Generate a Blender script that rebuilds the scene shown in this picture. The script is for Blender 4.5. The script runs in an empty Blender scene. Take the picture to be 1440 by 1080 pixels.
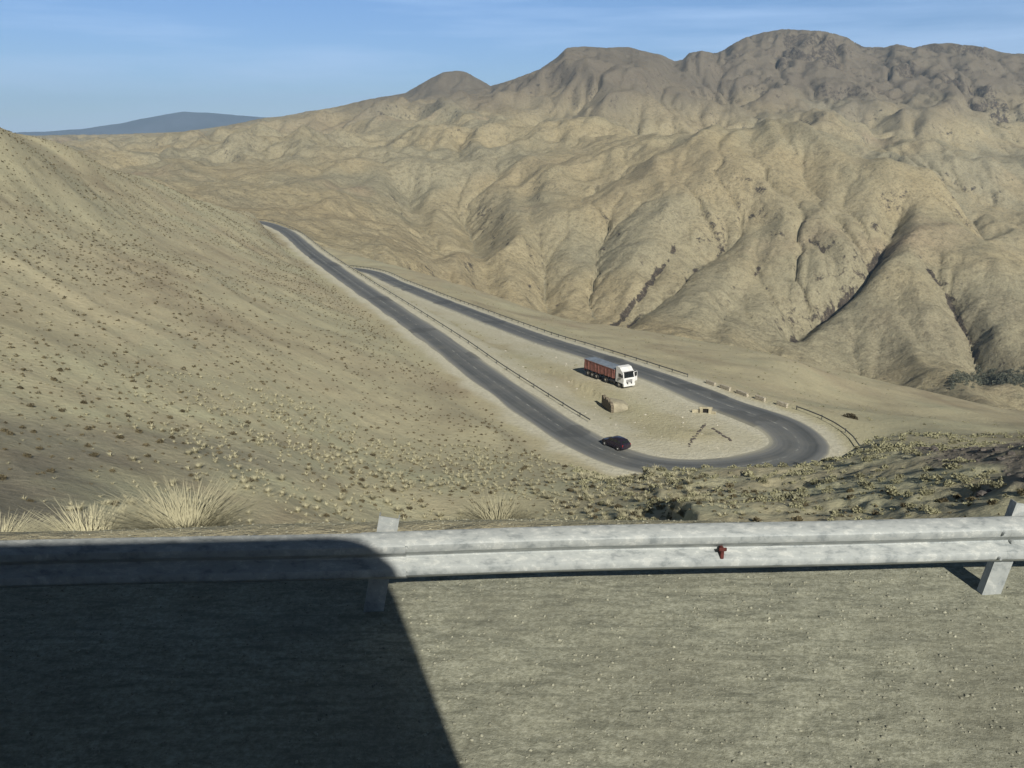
import bpy, bmesh, math, random
import numpy as np
from mathutils import Vector, Matrix, noise as mnoise

random.seed(7)
rng = np.random.default_rng(7)
C = bpy.context.scene.collection
R = math.radians

# ------------------------------------------------------------------ camera model
W, H, F = 1440.0, 1080.0, 1198.0
PITCH = math.atan(340.0 / F)
CP, SP = math.cos(PITCH), math.sin(PITCH)
ZC = 2.85


def ray(px, py):
    u, v = (px - 720) / F, (py - 540) / F
    return u, CP - v * SP, -SP - v * CP


def at_y(px, py, Y):
    d = ray(px, py)
    t = Y / d[1]
    return d[0] * t, Y, ZC + d[2] * t


def at_z(px, py, z):
    d = ray(px, py)
    t = (z - ZC) / d[2]
    return d[0] * t, d[1] * t, z


# ------------------------------------------------------------------ noise (vectorised)
_perm = rng.permutation(512).astype(np.int64)
_perm = np.concatenate([_perm, _perm])
_ang = rng.random(1024) * 2 * np.pi
_gx, _gy = np.cos(_ang), np.sin(_ang)


def perlin(x, y):
    xi, yi = np.floor(x).astype(np.int64), np.floor(y).astype(np.int64)
    xf, yf = x - xi, y - yi
    u, v = xf * xf * xf * (xf * (xf * 6 - 15) + 10), yf * yf * yf * (yf * (yf * 6 - 15) + 10)
    xi &= 511
    yi &= 511

    def g(ix, iy, fx, fy):
        h = _perm[_perm[ix & 511] + (iy & 511)]
        return _gx[h] * fx + _gy[h] * fy
    a = g(xi, yi, xf, yf)
    b = g(xi + 1, yi, xf - 1, yf)
    c = g(xi, yi + 1, xf, yf - 1)
    d = g(xi + 1, yi + 1, xf - 1, yf - 1)
    return (a + (b - a) * u) + ((c + (d - c) * u) - (a + (b - a) * u)) * v


def fbm(x, y, octv=4, gain=0.5, ridged=False):
    s, a, f = 0.0, 1.0, 1.0
    for k in range(octv):
        n = perlin(x * f + 17.3 * k, y * f - 9.1 * k)
        s = s + a * ((1 - 2 * np.abs(n)) if ridged else n)
        a *= gain
        f *= 2.03
    return s


def sstep(a, b, x):
    t = np.clip((x - a) / (b - a), 0, 1)
    return t * t * (3 - 2 * t)


# ------------------------------------------------------------------ road centre lines
def catmull(pts, step):
    pts = [Vector(p) for p in pts]
    P = [pts[0] * 2 - pts[1]] + pts + [pts[-1] * 2 - pts[-2]]
    out = []
    for i in range(1, len(P) - 2):
        p0, p1, p2, p3 = P[i - 1:i + 3]
        n = max(2, int((p2 - p1).length / 0.5))
        for k in range(n):
            t = k / n
            out.append(0.5 * ((2 * p1) + (p2 - p0) * t + (2 * p0 - 5 * p1 + 4 * p2 - p3) * t * t + (3 * p1 - p0 - 3 * p2 + p3) * t ** 3))
    out.append(P[-2])
    res, acc = [out[0]], 0.0
    for a, b in zip(out, out[1:]):
        acc += (b - a).length
        if acc >= step:
            res.append(b)
            acc = 0
    return res


road_px = [(398, 323, -34.2), (441, 357, -34.8), (499, 398, -35.2), (557, 437, -35.5), (622, 482, -35.7), (668, 517, -35.9),
           (722, 555, -36), (776, 592, -36), (826, 622, -36), (876, 643, -36), (922, 654, -36), (972, 658, -36), (1022, 657, -36),
           (1069, 651, -36), (1108, 641, -36), (1124, 627, -36), (1115, 611, -36), (1093, 596, -36), (1061, 583, -36), (1029, 572, -36),
           (997, 560, -36), (942, 537, -36), (905, 524, -36.1), (867, 511, -36.4), (809, 492, -37), (755, 475, -37.8), (701, 455, -38.9),
           (647, 434, -40.3), (611, 420, -41.4), (557, 398, -43.2), (510, 380, -45)]
ctrl = [at_z(*p) for p in road_px]
far_a = Vector(ctrl[0])
ctrl = [tuple(far_a + Vector((-75, 60, 2))), tuple(far_a + Vector((-26, 36, 1)))] + ctrl
lastp = Vector(ctrl[-1])
ctrl = ctrl + [tuple(lastp + Vector((-40, 60, -6))), tuple(lastp + Vector((-90, 110, -12)))]
ROAD = catmull(ctrl, 1.6)
RP = np.array([tuple(p) for p in ROAD])
NR = len(RP)
RT = np.gradient(RP, axis=0)
RT /= np.linalg.norm(RT[:, :2], axis=1)[:, None]
RN = np.stack([-RT[:, 1], RT[:, 0]], 1)      # left of travel (far -> hairpin -> back)
iA = int(np.argmin(np.hypot(RP[:, 0] - at_z(876, 643, -36)[0], RP[:, 1] - at_z(876, 643, -36)[1])))
iApex = int(np.argmax(RP[:, 0]))
iB = int(np.argmin(np.hypot(RP[:, 0] - at_z(942, 537, -36)[0], RP[:, 1] - at_z(942, 537, -36)[1])))
# half width: wider in the hairpin
_k = np.arange(NR)
HALF = 3.05 + 0.9 * np.exp(-((_k - iApex) / 11.0) ** 2)

# ------------------------------------------------------------------ terrain control points
pts = []          # az, ln r, s


def cp(px, py, Y):
    x, y, z = at_y(px, py, Y)
    r = math.hypot(x, y)
    pts.append((math.atan2(x, y), math.log(r), (z - ZC) / r))


def col(px, prof):
    for py, Y in prof:
        cp(px, py, Y)


col(-420, [(748, 20), (640, 34), (520, 55), (380, 90), (230, 125), (120, 160), (160, 260), (190, 600), (200, 1500), (190, 3000), (215, 5000)])
col(-180, [(748, 24), (640, 42), (540, 60), (430, 85), (300, 115), (200, 145), (158, 165), (200, 240), (230, 500), (215, 1500), (192, 3000), (215, 5000)])
col(0, [(746, 28), (700, 36), (640, 48), (560, 64), (480, 80), (400, 103), (300, 135), (230, 160), (183, 180), (225, 260), (255, 480), (230, 1400), (196, 3000), (212, 5000)])
col(100, [(746, 32), (700, 40), (640, 52), (560, 69), (480, 88), (400, 112), (320, 152), (255, 195), (211, 232), (255, 330), (265, 600), (235, 1400), (191, 3000), (210, 5000)])
col(200, [(745, 37), (690, 46), (640, 57), (560, 75), (480, 97), (400, 128), (330, 180), (285, 230), (253, 285), (300, 400), (285, 700), (245, 1100), (215, 1800), (188, 2800), (205, 5000)])
col(300, [(744, 43), (690, 52), (640, 63), (560, 83), (480, 109), (400, 150), (340, 225), (291, 345), (335, 480), (310, 800), (265, 1100), (220, 1600), (180, 2600), (200, 5000)])
col(400, [(743, 49), (690, 59), (640, 70), (560, 95), (480, 129), (420, 175), (370, 255)])
col(360, [(309, 400), (345, 520), (320, 800), (290, 950), (240, 1250), (205, 1600), (166, 2500), (190, 4500)])
col(250, [(273, 320), (297, 385), (308, 430)])
col(285, [(288, 340), (308, 390), (322, 430)])
col(325, [(302, 372), (313, 395), (328, 420)])
col(345, [(312, 395)])
col(450, [(390, 560), (340, 800), (310, 900), (260, 1150), (210, 1500), (185, 1900), (152, 2500), (185, 4500)])
col(500, [(741, 57), (690, 67), (640, 82), (560, 108), (500, 135), (450, 180)])
col(600, [(739, 63), (700, 69), (655, 84), (600, 103), (540, 130), (500, 155)])
col(550, [(395, 285), (388, 320), (430, 560), (372, 800), (340, 900), (290, 1080), (240, 1350), (200, 1700), (170, 2000), (134, 2500), (175, 4000)])
col(640, [(412, 260), (402, 300), (455, 540), (400, 780), (350, 920), (290, 1100), (235, 1350), (185, 1800), (150, 2200), (100, 2700), (160, 3800)])
col(700, [(737, 64), (700, 70), (665, 82), (640, 93), (600, 106)])
col(720, [(452, 215), (438, 260), (490, 520), (430, 760), (370, 880), (300, 1040), (250, 1250), (200, 1500), (165, 1900), (111, 2500), (160, 3600)])
col(800, [(736, 61), (700, 69), (672, 81), (655, 91)])
col(800, [(472, 195), (452, 245), (510, 500), (448, 740), (380, 860), (320, 980), (260, 1130), (215, 1350), (180, 1700), (140, 2000), (66, 2450), (150, 3400)])
col(900, [(735, 52), (710, 60), (690, 67), (671, 77), (685, 91)])
col(900, [(500, 175), (468, 225), (535, 480), (462, 720), (400, 830), (330, 940), (270, 1070), (225, 1230), (195, 1500), (150, 1900), (67, 2350), (150, 3300)])
col(1000, [(734, 46), (715, 53), (695, 61), (668, 76), (685, 91)])
col(1000, [(530, 152), (488, 205), (560, 460), (478, 710), (420, 800), (350, 900), (280, 1010), (230, 1120), (200, 1260), (236, 1480), (208, 1700), (150, 2100), (71, 2650), (150, 3500)])
col(1100, [(733, 47), (710, 54), (690, 60), (662, 74), (685, 91)])
col(1100, [(560, 140), (507, 190), (580, 440), (500, 690), (440, 780), (370, 870), (300, 970), (235, 1090), (186, 1220), (232, 1430), (200, 1650), (150, 2000), (42, 2700), (140, 3600)])
col(1200, [(732, 44), (705, 50), (680, 57), (645, 73), (620, 92), (598, 118), (565, 165), (537, 195), (600, 420), (525, 670), (450, 770), (370, 860), (300, 960), (240, 1080), (200, 1220), (245, 1450), (210, 1650), (160, 1950), (100, 2300), (60, 2600), (140, 3400)])
col(1320, [(728, 40), (700, 45), (665, 52), (640, 61), (612, 85), (597, 120), (575, 170), (555, 200), (615, 400), (545, 640), (470, 730), (400, 810), (330, 910), (272, 1030), (345, 1230), (262, 1500), (235, 1620), (170, 1950), (100, 2350), (61, 2600), (140, 3400)])
col(1440, [(724, 36), (692, 40), (655, 47), (629, 56), (640, 70), (612, 115), (595, 160), (580, 200), (640, 380), (570, 600), (500, 690), (430, 770), (368, 850), (440, 1020), (352, 1280), (270, 1550), (190, 1950), (120, 2300), (76, 2600), (140, 3400)])
col(1620, [(720, 32), (680, 36), (630, 43), (590, 53), (600, 75), (600, 130), (590, 200), (650, 380), (560, 620), (480, 720), (420, 820), (400, 1050), (300, 1400), (190, 1900), (110, 2400), (80, 2600), (140, 3400)])
col(1850, [(715, 22), (660, 28), (590, 36), (540, 46), (560, 90), (590, 200), (640, 380), (520, 700), (400, 1000), (300, 1400), (180, 1900), (90, 2500), (140, 3400)])
# embankment falling away behind the rail
for px in (-420, -180, 0, 200, 400, 600, 800, 1000, 1200, 1440, 1700):
    a = math.atan((px - 720) / F / (CP + 0.17 * -SP))
    far_ = np.interp(px, [0, 500, 700, 1000, 1440], [0.55, 1.0, 1.0, 0.85, 0.55])
    for Yd, zd in ((6.6, -0.5), (9, -2.4), (13, -5.6), (18, -8.6), (24, -11.2 - 1.5 * far_), (33, -14.6 - 2.2 * far_), (43, -19.0)):
        if Yd > 20 and far_ < 0.6 or Yd > 30 and far_ < 0.9 or Yd > 40 and far_ < 0.98:
            continue
        rr0 = Yd / math.cos(a)
        pts.append((a, math.log(rr0), (zd - ZC) / rr0))
# sky line of the far ridges
for px, py, Y in [(385, 162, 2550), (430, 158, 2520), (470, 150, 2500), (520, 137, 2500), (575, 130, 2600), (605, 110, 2700), (625, 101, 2720),
                  (660, 103, 2720), (690, 119, 2650), (755, 98, 2480), (780, 82, 2460), (797, 67, 2450), (850, 66, 2400), (885, 66, 2380), (930, 78, 2400),
                  (955, 83, 2450), (985, 71, 2700), (1030, 66, 2700), (1055, 51, 2700), (1150, 43, 2700), (1190, 52, 2680), (1215, 65, 2620),
                  (1260, 62, 2600), (1400, 69, 2600)]:
    cp(px, py, Y)
for a in np.radians(np.arange(-55, 56, 10)):
    pts.append((a, math.log(14000), -0.02))
    pts.append((a, math.log(7500), -0.02 if a < -0.2 else 0.02))
for i in range(0, NR, 8):
    for off in (-6, 6):
        x, y, z = RP[i]
        if i < 30 or (off == 6 and i < iA):
            continue
        x, y = x + RN[i, 0] * off, y + RN[i, 1] * off
        pts.append((math.atan2(x, y), math.log(math.hypot(x, y)), (z - ZC) / math.hypot(x, y)))
P = np.array(pts)
AS = 1.6
Q = np.stack([P[:, 0] * AS, P[:, 1]], 1)


def tps_k(d2):
    return np.where(d2 > 1e-12, d2 * np.log(d2 + 1e-12), 0.0)


n = len(Q)
D2 = ((Q[:, None] - Q[None]) ** 2).sum(-1)
A = np.zeros((n + 3, n + 3))
A[:n, :n] = tps_k(D2) + np.eye(n) * 2e-5
A[:n, n] = 1
A[:n, n + 1:] = Q
A[n, :n] = 1
A[n + 1:, :n] = Q.T
SOL = np.linalg.solve(A, np.concatenate([P[:, 2], np.zeros(3)]))


def tps(az, lr):
    sh = az.shape
    q = np.stack([az.ravel() * AS, lr.ravel()], 1)
    out = np.empty(len(q))
    for i in range(0, len(q), 60000):
        b = q[i:i + 60000]
        d2 = (b[:, 0:1] - Q[None, :, 0]) ** 2 + (b[:, 1:2] - Q[None, :, 1]) ** 2
        out[i:i + 60000] = tps_k(d2) @ SOL[:n] + SOL[n] + b @ SOL[n + 1:]
    return out.reshape(sh)


# ------------------------------------------------------------------ polar grid
fine = np.radians(np.arange(-40, 40.001, 0.125))
left = np.radians(np.concatenate([np.arange(-180, -60, 6), np.arange(-60, -40, 1.0)]))
right = np.radians(np.concatenate([np.arange(41, 60, 1.0), np.arange(60, 180.001, 6)]))
AZ = np.concatenate([left, fine, right])
j0, j1 = len(left), len(left) + len(fine)
LR = np.concatenate([np.arange(math.log(0.6), math.log(2.6), 0.15), np.arange(math.log(2.6), math.log(9), 0.008), np.arange(math.log(9), math.log(60), 0.009),
                     np.arange(math.log(60), math.log(480), 0.0058), np.arange(math.log(480), math.log(3800), 0.0035),
                     np.arange(math.log(3800), math.log(15000), 0.05)])
RR = np.exp(LR)
az, lr = np.meshgrid(AZ, LR)
r = np.exp(lr)
X, Y = r * np.sin(az), r * np.cos(az)
azc = np.clip(az, R(-46), R(46))
Z = ZC + r * tps(azc, lr)
side = sstep(R(46), R(80), np.abs(az))
Z = Z * (1 - side) + side * np.where(az > 0, 0.25, 0.35) * np.maximum(0, r - 12) ** 0.9 * 0.4
# shoulder beside the rail is flat
YR = Y - 0.05 * X
wob = 0.25 * fbm(X * 0.35, Y * 0.35, 2)
w = sstep(5.1, 6.6, YR + wob) * sstep(0, 3, np.maximum(r - 5.2, 0))
Z = Z * w + (1 - w) * np.where(r < 400, 0.0, Z)
near = 1 - w

# gentle relief on the near slopes
mid = sstep(8, 30, r) * (1 - sstep(380, 480, r))
g = fbm(X / 21 + 3, Y / 21, 4, 0.42)
Z += mid * g * np.clip(r * 0.006, 0, 0.9) * (1 - 0.55 * (1 - sstep(78, 105, r)))
# rills running down the left hill
rill = fbm((X * 0.62 + Y * 0.78) / 13 + 0.25 * fbm(X / 30, Y / 30, 2), (X * -0.78 + Y * 0.62) / 75, 3, 0.5, True)
lefth = mid * sstep(-2, -25, X + (Y - 100) * 0.33) * sstep(25, 60, r)
Z += lefth * (rill - 0.6) * 0.45
# scarp below the hairpin and loose bank on the right
bank = np.exp(-((X - 14 - (Y - 30) * 0.22) / 9) ** 2) * sstep(9, 15, Y) * (1 - sstep(60, 80, Y))
rightb = sstep(2, 10, X - Y * 0.12) * sstep(9, 16, Y) * (1 - sstep(60, 85, Y))
Z += rightb * (fbm(X / 7, Y / 7, 4, 0.55, True) - 0.7) * np.clip(Y * 0.009, 0, 0.38)
Z += rightb * fbm(X / 1.9, Y / 1.9, 3, 0.6) * 0.16
# cut bank running from the hairpin down to the rail
xl = 7.2 + 0.073 * Y + 0.9 * fbm(Y / 6, X / 30, 3)
Z += sstep(36, 42, Y) * (1 - sstep(76, 82, Y)) * np.clip(0.55 + fbm(X / 9 + 3, Y / 9, 2), 0, 1) * np.clip(Y / 45, 0.3, 1.5) * sstep(-0.5, 0.15, X - xl) * np.exp(-np.maximum(0, X - xl) / 6)

# ------------------------------------------------------------------ erosion of the mountains
e0 = int(np.searchsorted(RR, 470))
e1 = int(np.searchsorted(RR, 3800))
ez = Z[e0:e1, j0:j1].copy()
er = r[e0:e1, j0:j1]
ex, ey = X[e0:e1, j0:j1], Y[e0:e1, j0:j1]
emask = sstep(480, 640, er)
emask *= 1 - (1 - sstep(600, 950, er)) * sstep(R(-8), R(-13), az[e0:e1, j0:j1])
amp = (0.6 + 0.7 * sstep(900, 1900, er)) * (1 - 0.6 * sstep(2150, 2350, er))
wx, wy = ex + 60 * fbm(ex / 300, ey / 300, 2), ey + 60 * fbm(ex / 300 + 30, ey / 300, 2)
ez += emask * amp * (fbm(wx / 420 + 1.7, wy / 420 + .4, 2, 0.5) * 22 + (fbm(wx / 230 + 0.3, wy / 420, 4, 0.5, True) - 1.05) * 40 + fbm(ex / 60 + 5, ey / 60, 3, 0.5) * 4)
# guide lines for the gullies of the photographed face (traced, then placed at the face's own depth)
gl = [([(960, 312), (945, 345), (905, 395), (862, 440)], 5, 4.5, 1.0), ([(1022, 332), (975, 368), (925, 410), (885, 436)], 6, 4, 1.0),
      ([(1262, 292), (1235, 340), (1205, 378), (1165, 415), (1118, 452)], 12, 5, 1.7), ([(1140, 330), (1178, 360)], 3, 4, 1.1),
      ([(1308, 362), (1340, 410), (1372, 470), (1385, 520)], 6, 5, 1.0), ([(1080, 345), (1050, 400), (1010, 450)], 4, 4, .8),
      ([(850, 330), (840, 400), (825, 445)], 5, 5, .5), ([(740, 260), (760, 330), (770, 420)], 7, 6, .2), ([(640, 240), (665, 320), (690, 400)], 7, 6, .1),
      ([(560, 240), (600, 320), (625, 380)], 6, 5, 0), ([(1215, 240), (1290, 290), (1360, 350), (1440, 400)], 0, 6, .3)]
pxs = 720 + F * ex / (ey * CP - (ez - ZC) * SP)
pys = 540 - F * (ey * SP + (ez - ZC) * CP) / (ey * CP - (ez - ZC) * SP)
GUL = np.zeros_like(ez)
front = 1 - sstep(1150, 1300, er)
for line, depth, rw, rs in gl:
    best = np.full(ez.shape, 1e9)
    for (a, b), (c, d) in zip(line, line[1:]):
        L2 = (c - a) ** 2 + (d - b) ** 2
        t = np.clip(((pxs - a) * (c - a) + (pys - b) * (d - b)) / L2, 0, 1)
        best = np.minimum(best, np.hypot(pxs - a - t * (c - a), pys - b - t * (d - b)))
    ez -= front * emask * depth * 1.7 * np.exp(-(best / 20) ** 2)
    GUL = np.maximum(GUL, front * np.exp(-(best / rw) ** 2) * rs)

dth = AZ[j0 + 1] - AZ[j0]
dlr = 0.0035
nr_, nc_ = ez.shape
idx = np.arange(nr_ * nc_).reshape(nr_, nc_)
offs = [(-1, 0), (1, 0), (0, -1), (0, 1), (-1, -1), (-1, 1), (1, -1), (1, 1)]
area0 = (er * er * dth * dlr).ravel()
Kf = 0.0058
FLOW = None
for it in range(32):
    zf = ez
    bs = np.full(ez.shape, 0.0)
    rec = idx.copy()
    dist = np.ones_like(ez)
    for di, dj in offs:
        s0, s1 = slice(max(0, -di), nr_ - max(0, di)), slice(max(0, -dj), nc_ - max(0, dj))
        t0, t1 = slice(max(0, di), nr_ - max(0, -di)), slice(max(0, dj), nc_ - max(0, -dj))
        dd = er[s0, s1] * math.hypot(di * dlr, dj * dth)
        sl = (zf[s0, s1] - zf[t0, t1]) / dd
        m = sl > bs[s0, s1]
        bs[s0, s1] = np.where(m, sl, bs[s0, s1])
        rec[s0, s1] = np.where(m, idx[t0, t1], rec[s0, s1])
        dist[s0, s1] = np.where(m, dd, dist[s0, s1])
    rf = rec.ravel()
    dep = (rf != np.arange(rf.size)).astype(np.int64)
    p = rf
    while True:
        add = dep[p]
        if not add.any():
            break
        dep = dep + add
        p = p[p]
    order = np.argsort(dep, kind='stable')
    cuts = np.searchsorted(dep[order], np.arange(dep.max() + 2))
    Aacc = area0.copy()
    for L in range(dep.max(), 0, -1):
        ii = order[cuts[L]:cuts[L + 1]]
        np.add.at(Aacc, rf[ii], Aacc[ii])
    zf = ez.ravel().copy()
    Fv = (1.6 if it > 22 else 1.0) * Kf * (1 + 0.8 * sstep(900, 1500, er.ravel())) * np.minimum(Aacc, 4e5) ** 0.5 / dist.ravel() * emask.ravel()
    for L in range(1, dep.max() + 1):
        ii = order[cuts[L]:cuts[L + 1]]
        zr = zf[rf[ii]]
        zf[ii] = np.where(zr < zf[ii], (zf[ii] + Fv[ii] * zr) / (1 + Fv[ii]), zf[ii])
    ez = zf.reshape(ez.shape)
    # hill-slope creep
    for _ in range(1):
        lap = np.zeros_like(ez)
        lap[1:-1, 1:-1] = (ez[2:, 1:-1] + ez[:-2, 1:-1] - 2 * ez[1:-1, 1:-1]) * 0.11 + (ez[1:-1, 2:] + ez[1:-1, :-2] - 2 * ez[1:-1, 1:-1]) * 0.2
        ez = ez + lap * emask * (0.2 if it < 24 else 0.06)
    FLOW = np.log10(np.maximum(Aacc, 1)).reshape(ez.shape)
# rocky strata of the upper ridge
BAND = np.zeros_like(ez)
hi = sstep(2050, 2400, er) * sstep(R(9), R(15), az[e0:e1, j0:j1]) * (1 - sstep(3000, 3300, er))
q = ez / 55 + 1.3 * fbm(ex / 330, ey / 330, 4)
fr = q - np.floor(q)
ez = ez + hi * 55 * (sstep(0.45, 0.8, fr) - fr) * np.clip(0.35 + 0.9 * fbm(ex / 150 + 8, ey / 150, 3), 0, 0.8)
BAND = hi * sstep(0.42, 0.5, fr) * (1 - sstep(0.76, 0.84, fr)) * sstep(-0.15, 0.25, fbm(ex / 150 + 8, ey / 150, 3))
ez += hi * (fbm(ex / 75, ey / 75, 4, 0.55, True) - 0.8) * 13
rug = emask * sstep(900, 1700, er) * np.clip(0.5 + fbm(ex / 420 + 5, ey / 420, 2) * 1.2, 0.1, 1.2)
ez += rug * ((fbm(wx / 130, wy / 190, 4, 0.55, True) - 0.8) * 13 + (fbm(ex / 45, ey / 60, 3, 0.55, True) - 0.7) * 4)
ez += emask * (1 - sstep(900, 1500, er)) * (fbm((ex * 0.8 + ey * 0.6) / 26, (ey * 0.8 - ex * 0.6) / 70, 3, 0.55, True) - 0.7) * 2.0
ez += emask * fbm(ex / 17, ey / 17, 3, 0.55) * (0.6 + 0.9 * sstep(1000, 2500, er))
ez -= emask * GUL * np.abs(fbm(ex / 15, ey / 40, 3, 0.6)) * 5
# match the traced sky line: lift or lower the far ridge as a whole
tx = np.array([0, 60, 150, 250, 320, 370, 400, 430, 470, 520, 570, 600, 622, 640, 655, 668, 690, 720, 760, 784, 797, 825, 850, 885, 905, 930, 948, 960, 968, 985, 1008, 1018, 1032, 1050, 1075, 1100, 1130, 1160, 1190, 1214, 1245, 1262, 1285, 1310, 1340, 1385, 1410, 1440])
ty = np.array([192, 190, 189, 186, 176, 166, 163, 157, 151, 139, 131, 113, 102, 99, 101, 108, 121, 112, 97, 80, 67, 65, 67, 66, 72, 77, 86, 84, 75, 71, 75, 70, 61, 52, 45, 41, 42, 44, 52, 66, 66, 62, 67, 61, 61, 66, 74, 76])
u_ = (tx - 720) / F
v_ = (ty - 540) / F
ta = np.arctan2(u_, CP - v_ * SP)
ts = (-SP - v_ * CP) / np.hypot(u_, CP - v_ * SP)
acol = AZ[j0:j1]
tgt = np.interp(acol, ta, ts) + 0.0006 * fbm(acol * 160, acol * 0 + 3.3, 3)
ker = np.exp(-(np.arange(-24, 25) / 10.0) ** 2)
ker /= ker.sum()
for it in range(7):
    s_el = np.where(er > 1700, (ez - ZC) / er, -9)
    sfar = s_el.max(axis=0)
    corr = tgt - sfar
    if it < 4:
        corr = np.convolve(np.pad(corr, 24, mode='edge'), ker, 'valid')
        wt = sstep(1450, 2250, er)
    else:
        wt = sstep(-0.03, -0.003, s_el - sfar[None, :])
    ez = ez + corr[None, :] * er * wt
Z[e0:e1, j0:j1] = ez
GULF = np.zeros_like(Z)
GULF[e0:e1, j0:j1] = GUL
FLOWF = np.zeros_like(Z)
FLOWF[e0:e1, j0:j1] = FLOW
HIF = np.zeros_like(Z)
HIF[e0:e1, j0:j1] = BAND

# ------------------------------------------------------------------ lay the hillside to the road
m = (r > 75) & (r < 560) & (np.abs(az) < R(46))
qx, qy = X[m], Y[m]
bd = np.full(qx.shape, 1e9)
bi = np.zeros(qx.shape, np.int64)
for i in range(0, NR):
    d = (qx - RP[i, 0]) ** 2 + (qy - RP[i, 1]) ** 2
    k = d < bd
    bd[k] = d[k]
    bi[k] = i
bd = np.sqrt(bd)
sd = (qx - RP[bi, 0]) * RN[bi, 0] + (qy - RP[bi, 1]) * RN[bi, 1]
hw = HALF[bi]
flat = hw + 2.0 + 1.3 * np.exp(-((bi - iApex) / 14.0) ** 2) + np.where((sd > 0) & (bi > iApex), 2.5 * np.exp(-((bi - iB) / 22.0) ** 2) + 1.5, 0)
wgt = 1 - sstep(0, 1, (bd - flat) / 9.0)
Z[m] = Z[m] * (1 - wgt) + (RP[bi, 2] - 0.10) * wgt
RD = np.full(Z.shape, 99.0)
RD[m] = bd - hw
INN = np.zeros(Z.shape)
INN[m] = np.where(sd > 0, 1.0, 0.0)

# centimetre relief near the camera
Z += np.where(r < 14, near * (0.012 * fbm(X * 3.1, Y * 3.1, 4, 0.6) + 0.008 * fbm(X * 0.7, Y * 0.7, 2)), 0)


def gh(x, y):
    """height of the terrain under a point (bilinear in the polar grid)"""
    x, y = np.atleast_1d(np.asarray(x, float)), np.atleast_1d(np.asarray(y, float))
    a, l = np.arctan2(x, y), np.log(np.hypot(x, y))
    i = np.clip(np.searchsorted(LR, l) - 1, 0, len(LR) - 2)
    j = np.clip(np.searchsorted(AZ, a) - 1, 0, len(AZ) - 2)
    u = np.clip((l - LR[i]) / (LR[i + 1] - LR[i]), 0, 1)
    v = np.clip((a - AZ[j]) / (AZ[j + 1] - AZ[j]), 0, 1)
    return (Z[i, j] * (1 - u) + Z[i + 1, j] * u) * (1 - v) + (Z[i, j + 1] * (1 - u) + Z[i + 1, j + 1] * u) * v


def gval(G, x, y):
    a, l = np.arctan2(x, y), np.log(np.hypot(x, y))
    return G[np.clip(np.searchsorted(LR, l), 0, len(LR) - 1), np.clip(np.searchsorted(AZ, a), 0, len(AZ) - 1)]


# what the ground itself and the rail leave in sight of the viewer
SL = (Z - ZC) / r
SM = np.maximum.accumulate(np.maximum(SL, -2.29 / 4.8 * np.cos(az)), axis=0)
HID = SM - SL
# slope for the outcrops
dzr = np.gradient(Z, axis=0) / (np.gradient(LR)[:, None] * r)
dza = np.gradient(Z, axis=1) / (np.gradient(AZ)[None, :] * r)
SLOPE = np.degrees(np.arctan(np.hypot(dzr, dza)))

# ------------------------------------------------------------------ material helpers
MATS = {}


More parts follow.
